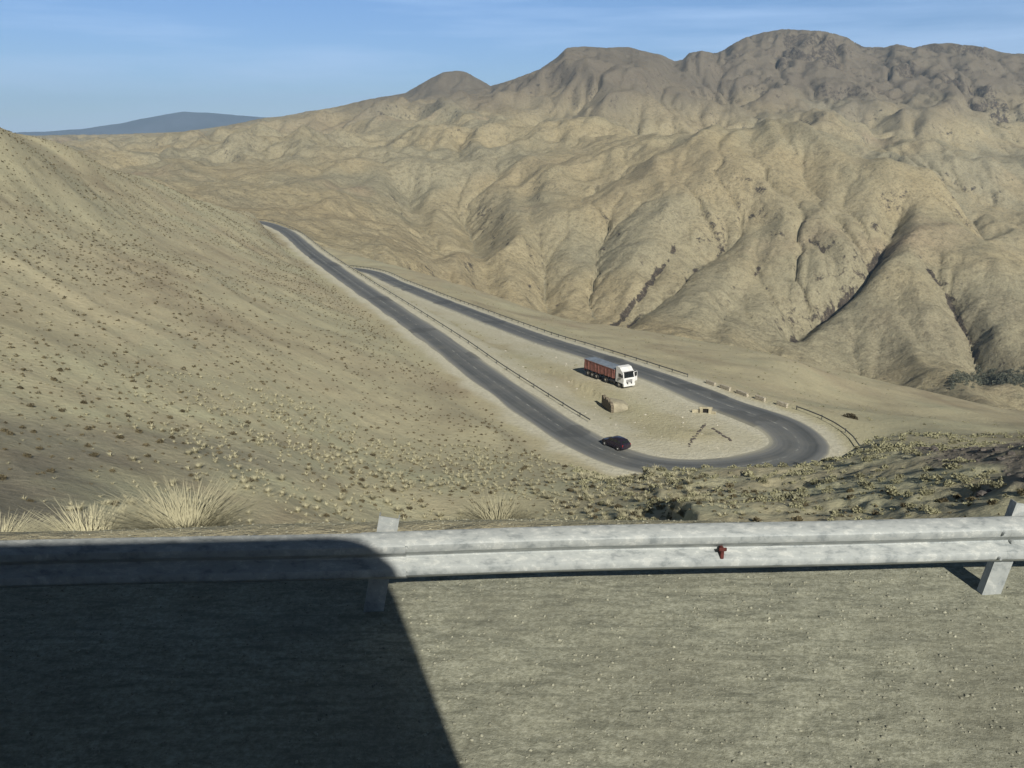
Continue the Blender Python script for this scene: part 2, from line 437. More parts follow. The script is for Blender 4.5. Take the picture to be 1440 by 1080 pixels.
class NT:
    def __init__(self, name):
        self.m = bpy.data.materials.new(name)
        self.m.use_nodes = True
        self.t = self.m.node_tree
        self.b = self.t.nodes['Principled BSDF']
        self.pos = None

    def n(self, typ, **kw):
        nd = self.t.nodes.new(typ)
        for k, v in kw.items():
            if k in nd.inputs:
                nd.inputs[k].default_value = v
            else:
                setattr(nd, k, v)
        return nd

    def link(self, a, b):
        self.t.links.new(a, b)

    def coord(self, scale=(1, 1, 1), obj=False, rot=(0, 0, 0)):
        if obj:
            c = self.n('ShaderNodeTexCoord').outputs['Object']
        else:
            c = self.n('ShaderNodeNewGeometry').outputs['Position']
        mp = self.n('ShaderNodeMapping')
        mp.inputs['Scale'].default_value = scale
        mp.inputs['Rotation'].default_value = rot
        self.link(c, mp.inputs['Vector'])
        return mp.outputs[0]

    def noise(self, vec, scale, detail=5, rough=0.55, dist=0.0):
        nd = self.n('ShaderNodeTexNoise')
        nd.inputs['Scale'].default_value = scale
        nd.inputs['Detail'].default_value = detail
        nd.inputs['Roughness'].default_value = rough
        nd.inputs['Distortion'].default_value = dist
        self.link(vec, nd.inputs['Vector'])
        return nd.outputs['Fac']

    def ramp(self, fac, stops):
        nd = self.n('ShaderNodeValToRGB')
        e = nd.color_ramp.elements
        while len(e) < len(stops):
            e.new(0.5)
        for k, (p, c) in enumerate(stops):
            e[k].position = p
            e[k].color = (c, c, c, 1) if isinstance(c, (int, float)) else (*c, 1)
        self.link(fac, nd.inputs[0])
        return nd.outputs[0]

    def mix(self, fac, a, b, mode='MIX'):
        nd = self.n('ShaderNodeMix')
        nd.data_type = 'RGBA'
        nd.blend_type = mode
        for sock, v in ((nd.inputs[0], fac), (nd.inputs[6], a), (nd.inputs[7], b)):
            if isinstance(v, (int, float)):
                sock.default_value = v
            elif isinstance(v, tuple):
                sock.default_value = (*v, 1)
            else:
                self.link(v, sock)
        return nd.outputs[2]

    def math(self, op, a, b=0.0, clamp=False):
        nd = self.n('ShaderNodeMath', operation=op)
        nd.use_clamp = clamp
        for k, v in enumerate((a, b)):
            if isinstance(v, (int, float)):
                nd.inputs[k].default_value = v
            else:
                self.link(v, nd.inputs[k])
        return nd.outputs[0]

    def attr(self, name):
        return self.n('ShaderNodeAttribute', attribute_name=name).outputs['Fac']

    def bump(self, h, strength=0.5, distance=0.1, prev=None):
        nd = self.n('ShaderNodeBump')
        nd.inputs['Strength'].default_value = strength
        nd.inputs['Distance'].default_value = distance
        self.link(h, nd.inputs['Height'])
        if prev is not None:
            self.link(prev, nd.inputs['Normal'])
        return nd.outputs[0]

    def done(self, color, rough=0.9, normal=None, metal=0.0, spec=0.3):
        for sock, v in ((self.b.inputs['Base Color'], color), (self.b.inputs['Roughness'], rough), (self.b.inputs['Metallic'], metal), (self.b.inputs['Specular IOR Level'], spec)):
            if isinstance(v, (int, float)):
                sock.default_value = v
            elif isinstance(v, tuple):
                sock.default_value = (*v, 1)
            else:
                self.link(v, sock)
        if normal is not None:
            self.link(normal, self.b.inputs['Normal'])
        return self.m


def plain(name, colr, rough=0.6, metal=0.0, var=0.15, scale=4.0, spec=0.4):
    if name in MATS:
        return MATS[name]
    t = NT(name)
    v = t.coord(obj=True)
    nf = t.noise(v, scale, 4, 0.6)
    lo = tuple(c * (1 - var) for c in colr)
    hi_ = tuple(min(1, c * (1 + var)) for c in colr)
    MATS[name] = t.done(t.ramp(nf, [(0.3, lo), (0.7, hi_)]), rough, None, metal, spec)
    return MATS[name]


def terrain_mat():
    t = NT('dry_earth')
    v = t.coord()
    big = t.noise(v, 0.022, 4, 0.55)
    med = t.noise(v, 0.17, 5, 0.6)
    fin = t.noise(v, 1.7, 6, 0.65)
    vf = t.noise(v, 14.0, 4, 0.7)
    base = t.ramp(big, [(0.30, (0.335, 0.285, 0.196)), (0.5, (0.375, 0.332, 0.225)), (0.68, (0.325, 0.303, 0.21))])
    c = t.mix(t.ramp(med, [(0.35, 0.0), (0.7, 0.75)]), base, (0.42, 0.38, 0.25))
    pat = t.noise(t.coord((1.0, 0.45, 1), rot=(0, 0, 0.7)), 0.05, 5, 0.65, 0.4)
    c = t.mix(t.ramp(pat, [(0.32, 0.75), (0.5, 0.0)]), c, (0.255, 0.212, 0.145))
    c = t.mix(t.ramp(pat, [(0.55, 0.0), (0.7, 0.5)]), c, (0.30, 0.305, 0.215))
    c = t.mix(t.ramp(fin, [(0.3, 0.5), (0.5, 0.0)]), c, (0.23, 0.205, 0.132))
    c = t.mix(t.attr('veg'), c, t.mix(vf, (0.34, 0.335, 0.22), (0.52, 0.505, 0.335)))
    c = t.mix(t.attr('scree'), c, t.ramp(fin, [(0.3, (0.10, 0.088, 0.078)), (0.55, (0.21, 0.185, 0.15)), (0.8, (0.32, 0.285, 0.23))]))
    gcol = t.ramp(t.noise(v, 26.0, 6, 0.8), [(0.36, (0.19, 0.188, 0.14)), (0.5, (0.28, 0.28, 0.212)), (0.64, (0.40, 0.398, 0.312))])
    stv = t.coord((1.7, 8.5, 1), rot=(0, 0, -0.05))
    stn = t.noise(stv, 2.0, 5, 0.65)
    gcol = t.mix(t.ramp(stn, [(0.36, 0.6), (0.52, 0.0)]), gcol, (0.135, 0.138, 0.105))
    gcol = t.mix(t.ramp(stn, [(0.56, 0.0), (0.72, 0.65)]), gcol, (0.40, 0.40, 0.31))
    gcol = t.mix(t.ramp(t.noise(v, 0.9, 4, 0.6), [(0.35, 0.4), (0.55, 0.0)]), gcol, (0.17, 0.165, 0.125))
    c = t.mix(t.attr('gravel'), c, gcol)
    dcol = t.mix(t.ramp(fin, [(0.3, 0.0), (0.7, 1.0)]), (0.41, 0.39, 0.305), (0.54, 0.515, 0.41))
    c = t.mix(t.attr('dust'), c, dcol)
    far = t.math('SUBTRACT', 1.0, t.attr('gravel'), True)
    b = t.bump(t.math('MULTIPLY', fin, far), 0.55, 0.35)
    b = t.bump(t.math('MULTIPLY', vf, t.math('ADD', t.math('MULTIPLY', far, 0.88), 0.12)), 0.45, 0.05, b)
    b = t.bump(t.noise(v, 60, 3, 0.7), 0.5, 0.012, b)
    return t.done(c, 0.95, b, 0, 0.15)


def mountain_mat():
    t = NT('mountain_earth')
    v = t.coord()
    big = t.noise(v, 0.0035, 5, 0.55)
    med = t.noise(v, 0.02, 6, 0.6)
    fin = t.noise(v, 0.14, 7, 0.72)
    base = t.ramp(big, [(0.3, (0.298, 0.241, 0.148)), (0.48, (0.338, 0.286, 0.175)), (0.58, (0.287, 0.258, 0.17)), (0.72, (0.318, 0.242, 0.162))])
    c = t.mix(t.ramp(med, [(0.42, 0.0), (0.68, 0.7)]), base, (0.362, 0.312, 0.2))
    c = t.mix(t.attr('wash'), c, t.mix(fin, (0.225, 0.216, 0.155), (0.325, 0.298, 0.205)))
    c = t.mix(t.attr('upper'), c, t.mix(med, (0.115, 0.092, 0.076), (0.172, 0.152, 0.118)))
    c = t.mix(t.ramp(fin, [(0.32, 0.65), (0.52, 0.0)]), c, (0.135, 0.112, 0.074))
    rb_ = t.noise(v, 0.1, 8, 0.75, 0.5)
    rfac = t.ramp(t.math('ADD', t.attr('rock'), t.math('MULTIPLY', t.math('SUBTRACT', rb_, 0.5), 2.4)), [(0.57, 0.0), (0.76, 1.0)])
    rfac = t.math('MULTIPLY', rfac, t.math('MULTIPLY', t.attr('rock'), 4.0, True))
    c = t.mix(rfac, c, t.ramp(fin, [(0.35, (0.027, 0.022, 0.02)), (0.55, (0.068, 0.055, 0.046)), (0.7, (0.17, 0.142, 0.1))]))
    # scattered scrub too small and far to stand as plants of their own
    vo = t.n('ShaderNodeTexVoronoi')
    vo.inputs['Scale'].default_value = 0.22
    vo.inputs['Randomness'].default_value = 1.0
    t.link(v, vo.inputs['Vector'])
    dens = t.ramp(t.noise(v, 0.012, 5, 0.6), [(0.42, 0.0), (0.65, 1.0)])
    dot = t.math('MULTIPLY', t.ramp(vo.outputs['Distance'], [(0.16, 1.0), (0.34, 0.0)]), dens)
    c = t.mix(t.math('MULTIPLY', dot, 0.6), c, (0.085, 0.075, 0.05))
    sp_ = t.noise(v, 0.55, 4, 0.7)
    c = t.mix(t.ramp(sp_, [(0.34, 0.5), (0.5, 0.0)]), c, (0.14, 0.118, 0.08))
    c = t.mix(t.ramp(sp_, [(0.54, 0.0), (0.7, 0.45)]), c, (0.40, 0.35, 0.24))
    b = t.bump(med, 0.6, 6.0)
    b = t.bump(fin, 0.85, 3.4, b)
    b = t.bump(sp_, 0.6, 0.7, b)
    return t.done(c, 0.95, b, 0, 0.1)


# ------------------------------------------------------------------ object helpers
def tag(o, label=None, cat=None, group=None, kind=None):
    for k, v in (('label', label), ('category', cat), ('group', group), ('kind', kind)):
        if v:
            o[k] = v
    return o


def empty(name, label, cat, loc=(0, 0, 0), rz=0.0, group=None):
    o = bpy.data.objects.new(name, None)
    o.empty_display_size = 0.3
    C.objects.link(o)
    o.location = loc
    o.rotation_euler = (0, 0, rz)
    return tag(o, label, cat, group)


class MB:
    """collects simple solids into one bmesh"""

    def __init__(self):
        self.bm = bmesh.new()

    def box(self, c, s, rot=None, taper=None):
        ret = bmesh.ops.create_cube(self.bm, size=1)
        vs = ret['verts']
        for v in vs:
            k = 1.0
            if taper and v.co.z > 0:
                k = taper
            v.co = Vector((v.co.x * s[0] * k, v.co.y * s[1] * k, v.co.z * s[2]))
            if rot is not None:
                v.co = rot @ v.co
            v.co += Vector(c)
        return vs

    def cyl(self, a, b, r1, r2=None, seg=16, caps=True):
        a, b = Vector(a), Vector(b)
        r2 = r1 if r2 is None else r2
        d = b - a
        ret = bmesh.ops.create_cone(self.bm, cap_ends=caps, segments=seg, radius1=r1, radius2=r2, depth=d.length)
        q = d.to_track_quat('Z', 'Y').to_matrix()
        for v in ret['verts']:
            v.co = q @ v.co + (a + b) / 2
        return ret['verts']

    def prism(self, prof, y0, y1, axis='y'):
        """closed profile in (x,z) extruded along y"""
        n_ = len(prof)
        def mk(p, y):
            return self.bm.verts.new((p[0], y, p[1]) if axis == 'y' else (y, p[0], p[1]))
        a = [mk(p, y0) for p in prof]
        b = [mk(p, y1) for p in prof]
        for i in range(n_):
            self.bm.faces.new((a[i], a[(i + 1) % n_], b[(i + 1) % n_], b[i]))
        self.bm.faces.new(a[::-1])
        self.bm.faces.new(b)
        return a + b

    def quad(self, ps):
        self.bm.faces.new([self.bm.verts.new(p) for p in ps])

    def slab(self, ps, n_, th):
        """a quad with thickness along n_"""
        n_ = Vector(n_).normalized() * th
        a = [self.bm.verts.new(Vector(p)) for p in ps]
        b = [self.bm.verts.new(Vector(p) + n_) for p in ps]
        k = len(ps)
        self.bm.faces.new(a[::-1])
        self.bm.faces.new(b)
        for i in range(k):
            self.bm.faces.new((a[i], a[(i + 1) % k], b[(i + 1) % k], b[i]))

    def bevel(self, w_, seg=2, angle=30):
        es = [e for e in self.bm.edges if len(e.link_faces) == 2 and e.calc_face_angle(0) > R(angle)]
        bmesh.ops.bevel(self.bm, geom=es, offset=w_, segments=seg, affect='EDGES', clamp_overlap=True, profile=0.6)
        return self

    def build(self, name, mat, parent=None, smooth=False):
        bmesh.ops.recalc_face_normals(self.bm, faces=self.bm.faces)
        me = bpy.data.meshes.new(name)
        self.bm.to_mesh(me)
        self.bm.free()
        me.materials.append(mat)
        if smooth:
            me.shade_smooth()
            try:
                me.set_sharp_from_angle(angle=R(35))
            except Exception:
                pass
        o = bpy.data.objects.new(name, me)
        C.objects.link(o)
        if parent is not None:
            o.parent = parent
        return o


def copy_tree(o, parent=None):
    c = o.copy()
    C.objects.link(c)
    if parent is not None:
        c.parent = parent
    for ch in list(o.children):
        copy_tree(ch, c)
    return c


def mesh_np(name, co, faces, mat, smooth=True, attrs=None, parent=None):
    """fast mesh from numpy arrays; faces (n,3) or (n,4)"""
    me = bpy.data.meshes.new(name)
    k = faces.shape[1]
    me.vertices.add(len(co))
    me.vertices.foreach_set('co', np.ascontiguousarray(co, np.float32).ravel())
    me.loops.add(faces.size)
    me.loops.foreach_set('vertex_index', np.ascontiguousarray(faces, np.int32).ravel())
    me.polygons.add(len(faces))
    me.polygons.foreach_set('loop_start', np.arange(0, faces.size, k, dtype=np.int32))
    me.polygons.foreach_set('use_smooth', np.full(len(faces), smooth))
    me.update(calc_edges=True)
    for an, av in (attrs or {}).items():
        a = me.attributes.new(an, 'FLOAT', 'POINT')
        a.data.foreach_set('value', np.ascontiguousarray(av, np.float32).ravel())
    me.materials.append(mat)
    o = bpy.data.objects.new(name, me)
    C.objects.link(o)
    if parent is not None:
        o.parent = parent
    return o


# ------------------------------------------------------------------ terrain meshes
pn = fbm(X / 6.0, Y / 6.0, 3, 0.55)
veg = np.clip(sstep(5.6, 7.0, YR) * (1 - sstep(70, 120, r)) * (0.55 + 0.9 * fbm(X / 9 + 40, Y / 9, 3)), 0, 1)
veg = np.maximum(veg, np.clip(0.55 * fbm(X / 45 + 9, Y / 45, 3) + 0.12, 0, 0.6) * (r > 60))
scree = np.clip(sstep(0.15, 0.5, rightb * (0.9 + fbm(X / 8, Y / 8, 4, 0.6)) * sstep(9, 19, X - Y * 0.3)) * 0.9, 0, 1)
scree = np.maximum(scree, 0.62 * sstep(-0.35, 0.3, fbm(X / 20 + 2, Y / 20 + 7, 4, 0.6)) * sstep(20, 36, r) * (1 - sstep(58, 84, r + 14 * fbm(X / 12, Y / 12, 2))) * sstep(-6, -20, X))
gravel = near * (1 - sstep(5.2, 6.0, YR + wob))
dust = np.clip(1 - sstep(0.8, 3.6, RD + pn * 1.6), 0, 1) * (RD < 30)
dust = np.maximum(dust, INN * 0.7 * (1 - sstep(3.0, 10.0, RD + pn * 4)) * (RD < 30) * (X > -40))
esplit = int(np.searchsorted(RR, 470))


def grid(i0, i1):
    ncol = len(AZ)
    ii = np.arange(i0, i1)
    co = np.stack([X[i0:i1], Y[i0:i1], Z[i0:i1]], -1).reshape(-1, 3)
    k = np.arange((i1 - i0) * ncol).reshape(i1 - i0, ncol)
    f = np.stack([k[:-1, :-1], k[:-1, 1:], k[1:, 1:], k[1:, :-1]], -1).reshape(-1, 4)[:, ::-1]
    return co, f


co, f = grid(0, esplit + 1)
sl_ = slice(0, esplit + 1)
T = mesh_np('terrain', co, f, terrain_mat(), True, {'veg': veg[sl_], 'scree': scree[sl_], 'gravel': gravel[sl_], 'dust': dust[sl_]})
tag(T, kind='structure')
rk = np.clip(GULF * 1.15 * sstep(-0.15, 0.4, fbm(X / 30, Y / 70, 4, 0.65) + 0.05), 0, 1)
rk = np.maximum(rk, sstep(36, 47, SLOPE) * 0.5)
rk = np.maximum(rk, HIF * 0.75)
wash = sstep(3.2, 4.6, FLOWF + 0.8 * fbm(X / 90, Y / 90, 3)) * 0.8
wash = np.maximum(wash, 0.7 * sstep(0.05, 0.4, fbm(X / 300 + 3, Y / 300 + 1, 3)))
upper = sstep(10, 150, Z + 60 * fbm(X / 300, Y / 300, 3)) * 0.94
co, f = grid(esplit, len(LR))
sl_ = slice(esplit, len(LR))
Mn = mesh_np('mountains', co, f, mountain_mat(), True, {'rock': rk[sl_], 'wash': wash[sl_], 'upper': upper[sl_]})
tag(Mn, kind='structure')

# far blue hills beyond the valley
hx = np.linspace(-0.60, -0.14, 240)
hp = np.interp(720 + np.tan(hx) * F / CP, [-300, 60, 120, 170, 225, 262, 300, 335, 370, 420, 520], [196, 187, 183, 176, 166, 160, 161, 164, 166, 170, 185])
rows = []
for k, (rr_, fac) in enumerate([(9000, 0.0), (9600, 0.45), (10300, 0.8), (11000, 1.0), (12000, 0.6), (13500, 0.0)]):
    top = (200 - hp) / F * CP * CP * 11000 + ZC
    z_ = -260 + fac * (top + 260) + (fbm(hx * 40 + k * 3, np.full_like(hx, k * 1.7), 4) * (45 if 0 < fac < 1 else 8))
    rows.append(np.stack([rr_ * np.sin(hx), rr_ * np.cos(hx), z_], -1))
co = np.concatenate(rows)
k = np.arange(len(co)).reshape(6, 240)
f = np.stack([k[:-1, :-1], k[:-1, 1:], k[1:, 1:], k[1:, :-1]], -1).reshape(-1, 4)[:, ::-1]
tag(mesh_np('distant_hills', co, f, plain('hazed_earth', (0.065, 0.072, 0.10), 0.95, 0, 0.25, 0.002), True), kind='structure')  # blue of the haze is also put into the base colour

# ------------------------------------------------------------------ roads
def asphalt():
    t = NT('worn_asphalt')
    uv = t.n('ShaderNodeUVMap').outputs[0]
    v = t.coord()
    sep = t.n('ShaderNodeSeparateXYZ')
    t.link(uv, sep.inputs[0])
    u = sep.outputs[0]
    mp = t.n('ShaderNodeMapping')
    mp.inputs['Scale'].default_value = (7, 0.02, 1)
    t.link(uv, mp.inputs[0])
    streak = t.noise(mp.outputs[0], 1.0, 4, 0.6)
    tracks = t.ramp(u, [(0.0, 1.8), (0.07, 0.8), (0.22, 0.2), (0.34, 0.0), (0.46, 0.3), (0.56, 0.1), (0.74, 0.4), (0.84, 0.7), (0.92, 1.3), (1.0, 2.1)])
    blot = t.noise(v, 0.3, 5, 0.6)
    fac = t.math('ADD', t.math('MULTIPLY', tracks, 0.62), t.math('MULTIPLY', t.math('SUBTRACT', streak, 0.4), 1.0), True)
    c = t.ramp(fac, [(0.0, (0.07, 0.076, 0.079)), (0.5, (0.155, 0.16, 0.158)), (1.0, (0.37, 0.352, 0.275))])
    c = t.mix(t.ramp(blot, [(0.45, 0.0), (0.75, 0.35)]), c, (0.2, 0.195, 0.17))
    # worn centre line, patches
    line = t.ramp(u, [(0.478, 0.0), (0.487, 1.0), (0.503, 1.0), (0.512, 0.0)])
    wear = t.ramp(t.noise(v, 0.5, 5, 0.7), [(0.48, 0.0), (0.62, 0.6)])
    c = t.mix(t.math('MULTIPLY', line, wear), c, (0.42, 0.42, 0.38))
    c = t.mix(t.ramp(t.noise(v, 0.13, 2, 0.4), [(0.62, 0.0), (0.64, 0.45)]), c, (0.055, 0.058, 0.06))
    return t.done(c, 0.8, t.bump(t.noise(v, 25, 4, 0.7), 0.3, 0.02), 0, 0.3)


def strip(name, off0, off1, dz, mat, k0=0, k1=None, wv=0.0):
    k1 = NR if k1 is None else k1
    co, uvs = [], []
    cols = 9
    for i in range(k0, k1):
        for c_ in range(cols):
            u = c_ / (cols - 1)
            o0, o1 = off0[i], off1[i]
            o_ = o0 + (o1 - o0) * u
            if c_ in (0, cols - 1) and wv:
                o_ += wv * mnoise.noise(Vector((i * 0.21, c_ * 3.3, dz * 50)))
            co.append((RP[i, 0] + RN[i, 0] * o_, RP[i, 1] + RN[i, 1] * o_, RP[i, 2] + dz - (0.14 if c_ in (0, cols - 1) else 0)))
            uvs.append((u, i * 1.6))
    co = np.array(co)
    k = np.arange(len(co)).reshape(k1 - k0, cols)
    f = np.stack([k[:-1, :-1], k[1:, :-1], k[1:, 1:], k[:-1, 1:]], -1).reshape(-1, 4)[:, ::-1]
    o = mesh_np(name, co, f, mat, True)
    uvl = o.data.uv_layers.new(name='UVMap')
    arr = np.array(uvs, np.float32)[f.ravel()]
    uvl.data.foreach_set('uv', arr.ravel())
    return tag(o, kind='structure')


ASPH = asphalt()
strip('road', -HALF - 0.35, HALF + 0.35, 0.0, ASPH, wv=0.6)

# road under the bus
mb = MB()
bmesh.ops.create_grid(mb.bm, x_segments=60, y_segments=10, size=1)
for v_ in mb.bm.verts:
    v_.co = Vector((v_.co.x * 60, -3.4 + v_.co.y * 4.6 + 0.05 * v_.co.x * 60, 0.055))
near_road = mb.build('road', ASPH)
near_road.data.uv_layers.new(name='UVMap')
for lp in near_road.data.loops:
    cc = near_road.data.vertices[lp.vertex_index].co
    near_road.data.uv_layers[0].data[lp.index].uv = ((cc.y - 0.05 * cc.x + 8) / 9.2, cc.x)
tag(near_road, kind='structure')
# ------------------------------------------------------------------ the guardrail beside the camera
PSI = 0.05
DIR = Vector((math.cos(PSI), math.sin(PSI), 0))
NRM = Vector((DIR.y, -DIR.x, 0))             # towards the road
RAILY = 4.80
RAILTOP = 0.565
WPROF = [(0.000, 0.0), (0.012, 0.004), (0.072, 0.044), (0.081, 0.056), (0.083, 0.080), (0.077, 0.102), (0.034, 0.140), (0.022, 0.149),
         (0.020, 0.155), (0.022, 0.161), (0.034, 0.170), (0.077, 0.208), (0.083, 0.230), (0.081, 0.254), (0.072, 0.266), (0.012, 0.306), (0.000, 0.310)]


def rail_pt(s):
    return Vector((0, RAILY, 0)) + DIR * s


def galv(name='galvanised_steel', k=1.0):
    t = NT(name)
    v = t.coord((1, 3.0, 1), obj=False)
    a = t.noise(v, 9.0, 6, 0.7, 0.1)
    b = t.noise(v, 9.0, 4, 0.6)
    c = t.ramp(a, [(0.36, (0.34 * k, 0.37 * k, 0.375 * k)), (0.46, (0.50 * k, 0.53 * k, 0.525 * k)), (0.56, (0.56 * k, 0.59 * k, 0.58 * k)), (0.6, (0.74 * k, 0.765 * k, 0.74 * k))])
    c = t.mix(t.ramp(b, [(0.55, 0.0), (0.8, 0.35)]), c, (0.24 * k, 0.235 * k, 0.21 * k))
    ro = t.ramp(a, [(0.3, 0.6), (0.7, 0.75)])
    bp = t.bump(t.noise(v, 1.1, 3, 0.5), 0.12, 0.02)
    return t.done(c, ro, bp, 0.35, 0.4)


GALV = galv('galvanised_steel', 0.64)
GALVD = galv('weathered_steel', 0.22)
RUST = plain('rusty_steel', (0.085, 0.022, 0.018), 0.9, 0.2, 0.5, 30)


def beam(name, pts_n, z0, mat, parent, prof=WPROF, thick=0.004, zk=1.0, proud=0.0):
    """W-beam along a list of (point, normal)"""
    co, k = [], len(prof)
    for p_, n_ in pts_n:
        for d_, z_ in prof:
            co.append((p_.x + n_.x * (d_ + proud), p_.y + n_.y * (d_ + proud), p_.z + z0 + z_ * zk))
        for d_, z_ in prof:
            co.append((p_.x + n_.x * (d_ + proud - thick), p_.y + n_.y * (d_ + proud - thick), p_.z + z0 + z_ * zk))
    m_ = len(pts_n)
    f = []
    for i in range(m_ - 1):
        a, b = i * 2 * k, (i + 1) * 2 * k
        for j in range(k - 1):
            f.append((a + j, b + j, b + j + 1, a + j + 1))
            f.append((a + k + j, a + k + j + 1, b + k + j + 1, b + k + j))
        f.append((a, a + k, b + k, b))
        f.append((a + k - 1, b + k - 1, b + 2 * k - 1, a + 2 * k - 1))
    e = (m_ - 1) * 2 * k
    for j in range(k - 1):
        f.append((j, j + 1, k + j + 1, k + j))
        f.append((e + j, e + k + j, e + k + j + 1, e + j + 1))
    o = mesh_np(name, np.array(co), np.array(f), mat, True, parent=parent)
    try:
        o.data.set_sharp_from_angle(angle=R(22))
    except Exception:
        pass
    return o


gr = empty('guardrail', 'large blotchy galvanised guardrail running across the whole foreground, half in the black shadow', 'guardrail')
S0 = -0.845
secs = [(-16.5, -12.75), (-12.95, -8.75), (-8.95, -4.75), (-4.95, -0.65), (-0.92, 3.4), (3.13, 7.4), (7.13, 11.4), (11.1, 15)]
for i, (a, b) in enumerate(secs):
    bow = [0, 0.01, -0.008, 0.006, 0.0, 0.012, -0.01, 0][i]
    ptsn = []
    nn = 14
    for j in range(nn + 1):
        s = a + (b - a) * j / nn
        wv = 0.010 * math.sin(s * 1.9 + i) + bow * math.sin(math.pi * j / nn)
        p_ = rail_pt(s) + NRM * wv
        ptsn.append((Vector((p_.x, p_.y, 0.007 * math.sin(s * 0.8))), NRM))
    beam('rail_beam', ptsn, RAILTOP - 0.31, GALV, gr, proud=0.006 if i % 2 else 0.0)
LEAN = R(-11)
for s in [S0 + 4.02 * k for k in range(-4, 4)]:
    if s > 15:
        continue
    base = rail_pt(s) - NRM * 0.09
    mb = MB()
    # sigma-section post, folded sheet
    w_, d_, t_ = 0.062, 0.055, 0.006
    Lz = 0.5 + RAILTOP + 0.085
    rot = Matrix.Rotation(LEAN, 3, NRM)
    def addb(cx, cy, sx, sy):
        for v_ in mb.box((0, 0, 0), (sx, sy, Lz)):
            v_.co = Vector(v_.co) + Vector((cx, cy, Lz / 2 - 0.5))
    addb(0, -d_, 2 * w_, t_)
    addb(-w_ + t_ / 2, -d_ / 2 + t_ / 2 + 0.001, t_, d_)
    addb(w_ - t_ / 2, -d_ / 2 + t_ / 2 + 0.001, t_, d_)
    rz = Matrix.Rotation(PSI, 3, 'Z')
    for v_ in mb.bm.verts:
        v_.co = rot @ (rz @ v_.co) + base - NRM * 0.0 + Vector((-0.03, 0, 0))
    po = mb.build('post', GALV, gr)
    mb = MB()
    for zz in (RAILTOP - 0.155,):
        c_ = rail_pt(s) + Vector((0, 0, zz)) + NRM * 0.02
        mb.cyl(c_, c_ + NRM * 0.02, 0.017, 0.012, 10)
    mb.build('bolt', GALV, po)
    # splice bolts
    for dx in (-0.1, 0.1, 0.2):
        for zz in (RAILTOP - 0.155 + 0.085, RAILTOP - 0.155 - 0.085):
            mb = MB()
            c_ = rail_pt(s + dx) + Vector((0, 0, zz)) + NRM * 0.075
            mb.cyl(c_, c_ + NRM * 0.024, 0.013, 0.009, 8)
            mb.build('bolt', GALV, gr)
# rusty reflector bracket in the middle of the beam
c_ = rail_pt(1.30) + Vector((0, 0, RAILTOP - 0.165)) + NRM * 0.012
mb = MB()
rz = Matrix.Rotation(PSI, 3, 'Z')
mb.box(c_ + NRM * 0.045, (0.022, 0.05, 0.075), rz)
mb.box(c_ + NRM * 0.07 + Vector((0, 0, 0.03)), (0.05, 0.01, 0.025), rz)
mb.bevel(0.004, 1)
rb = mb.build('reflector_bracket', RUST, gr)
rb['label'] = 'rusty red reflector bracket in the groove of the rail'

# ------------------------------------------------------------------ the bus the view is taken from (its shadow falls into the picture)
BUSW = plain('bus_paint', (0.75, 0.75, 0.73), 0.3, 0, 0.04, 1)
GLASS = plain('dark_glass', (0.015, 0.018, 0.02), 0.08, 0, 0.1, 1, 0.6)
RUBBER = plain('rubber', (0.022, 0.021, 0.02), 0.85, 0, 0.25, 6)
DARKM = plain('dark_metal', (0.035, 0.035, 0.037), 0.6, 0.2, 0.3, 5)
SILVER = plain('silver_metal', (0.62, 0.62, 0.62), 0.3, 0.7, 0.08, 5)
WHITE = plain('white_paint', (0.62, 0.62, 0.61), 0.4, 0, 0.12, 1.5)
LAMP = plain('lamp_glass', (0.7, 0.7, 0.68), 0.1, 0, 0.05, 2, 0.6)
REDL = plain('red_lamp', (0.35, 0.02, 0.015), 0.2, 0, 0.1, 2)


def wheel(parent, x, y, rad, wd_, rim_mat, side_, name='wheel'):
    """tyre with a dished rim on its outer side; side_=+1 left, -1 right"""
    mb = MB()
    prof = [(0.58, 0.30), (0.60, 0.46), (0.90, 0.5), (0.985, 0.42), (1.0, 0.25), (1.0, -0.25), (0.985, -0.42), (0.90, -0.5), (0.6, -0.46), (0.58, -0.3)]
    seg = 22
    ring = []
    for k in range(seg):
        a = 2 * math.pi * k / seg
        ring.append([mb.bm.verts.new((x + rad * p0 * math.cos(a), y + wd_ * p1 * side_, rad + rad * p0 * math.sin(a))) for p0, p1 in prof])
    for k in range(seg):
        A_, B_ = ring[k], ring[(k + 1) % seg]
        for j in range(len(prof)):
            mb.bm.faces.new((A_[j], A_[(j + 1) % len(prof)], B_[(j + 1) % len(prof)], B_[j]))
    w0 = mb.build(name, RUBBER, parent, True)
    mb = MB()
    yo = y + side_ * wd_ * 0.30
    mb.cyl((x, y, rad), (x, yo, rad), rad * 0.585, seg=22)
    mb.cyl((x, yo, rad), (x, yo + side_ * wd_ * 0.14, rad), rad * 0.26, rad * 0.2, seg=12)
    for k in range(8):
        a = math.pi / 4 * k
        p_ = Vector((x + rad * 0.4 * math.cos(a), yo, rad + rad * 0.4 * math.sin(a)))
        mb.cyl(p_, p_ + Vector((0, side_ * wd_ * 0.06, 0)), rad * 0.05, seg=6)
    mb.build('rim', rim_mat, w0, True)
    return w0


def arch_profile(x0, x1, z0, z1, rad, fr=0.5):
    """coach side outline with rounded ends"""
    pr = [(x0, z0), (x1 - 0.1, z0), (x1, z0 + 0.3), (x1, z1 - rad)]
    for k in range(1, 7):
        a = math.pi / 2 * k / 6
        pr.append((x1 - rad + rad * math.cos(a), z1 - rad + rad * math.sin(a)))
    for k in range(0, 7):
        a = math.pi / 2 + math.pi / 2 * k / 6
        pr.append((x0 + rad + rad * math.cos(a), z1 - rad + rad * math.sin(a)))
    return pr


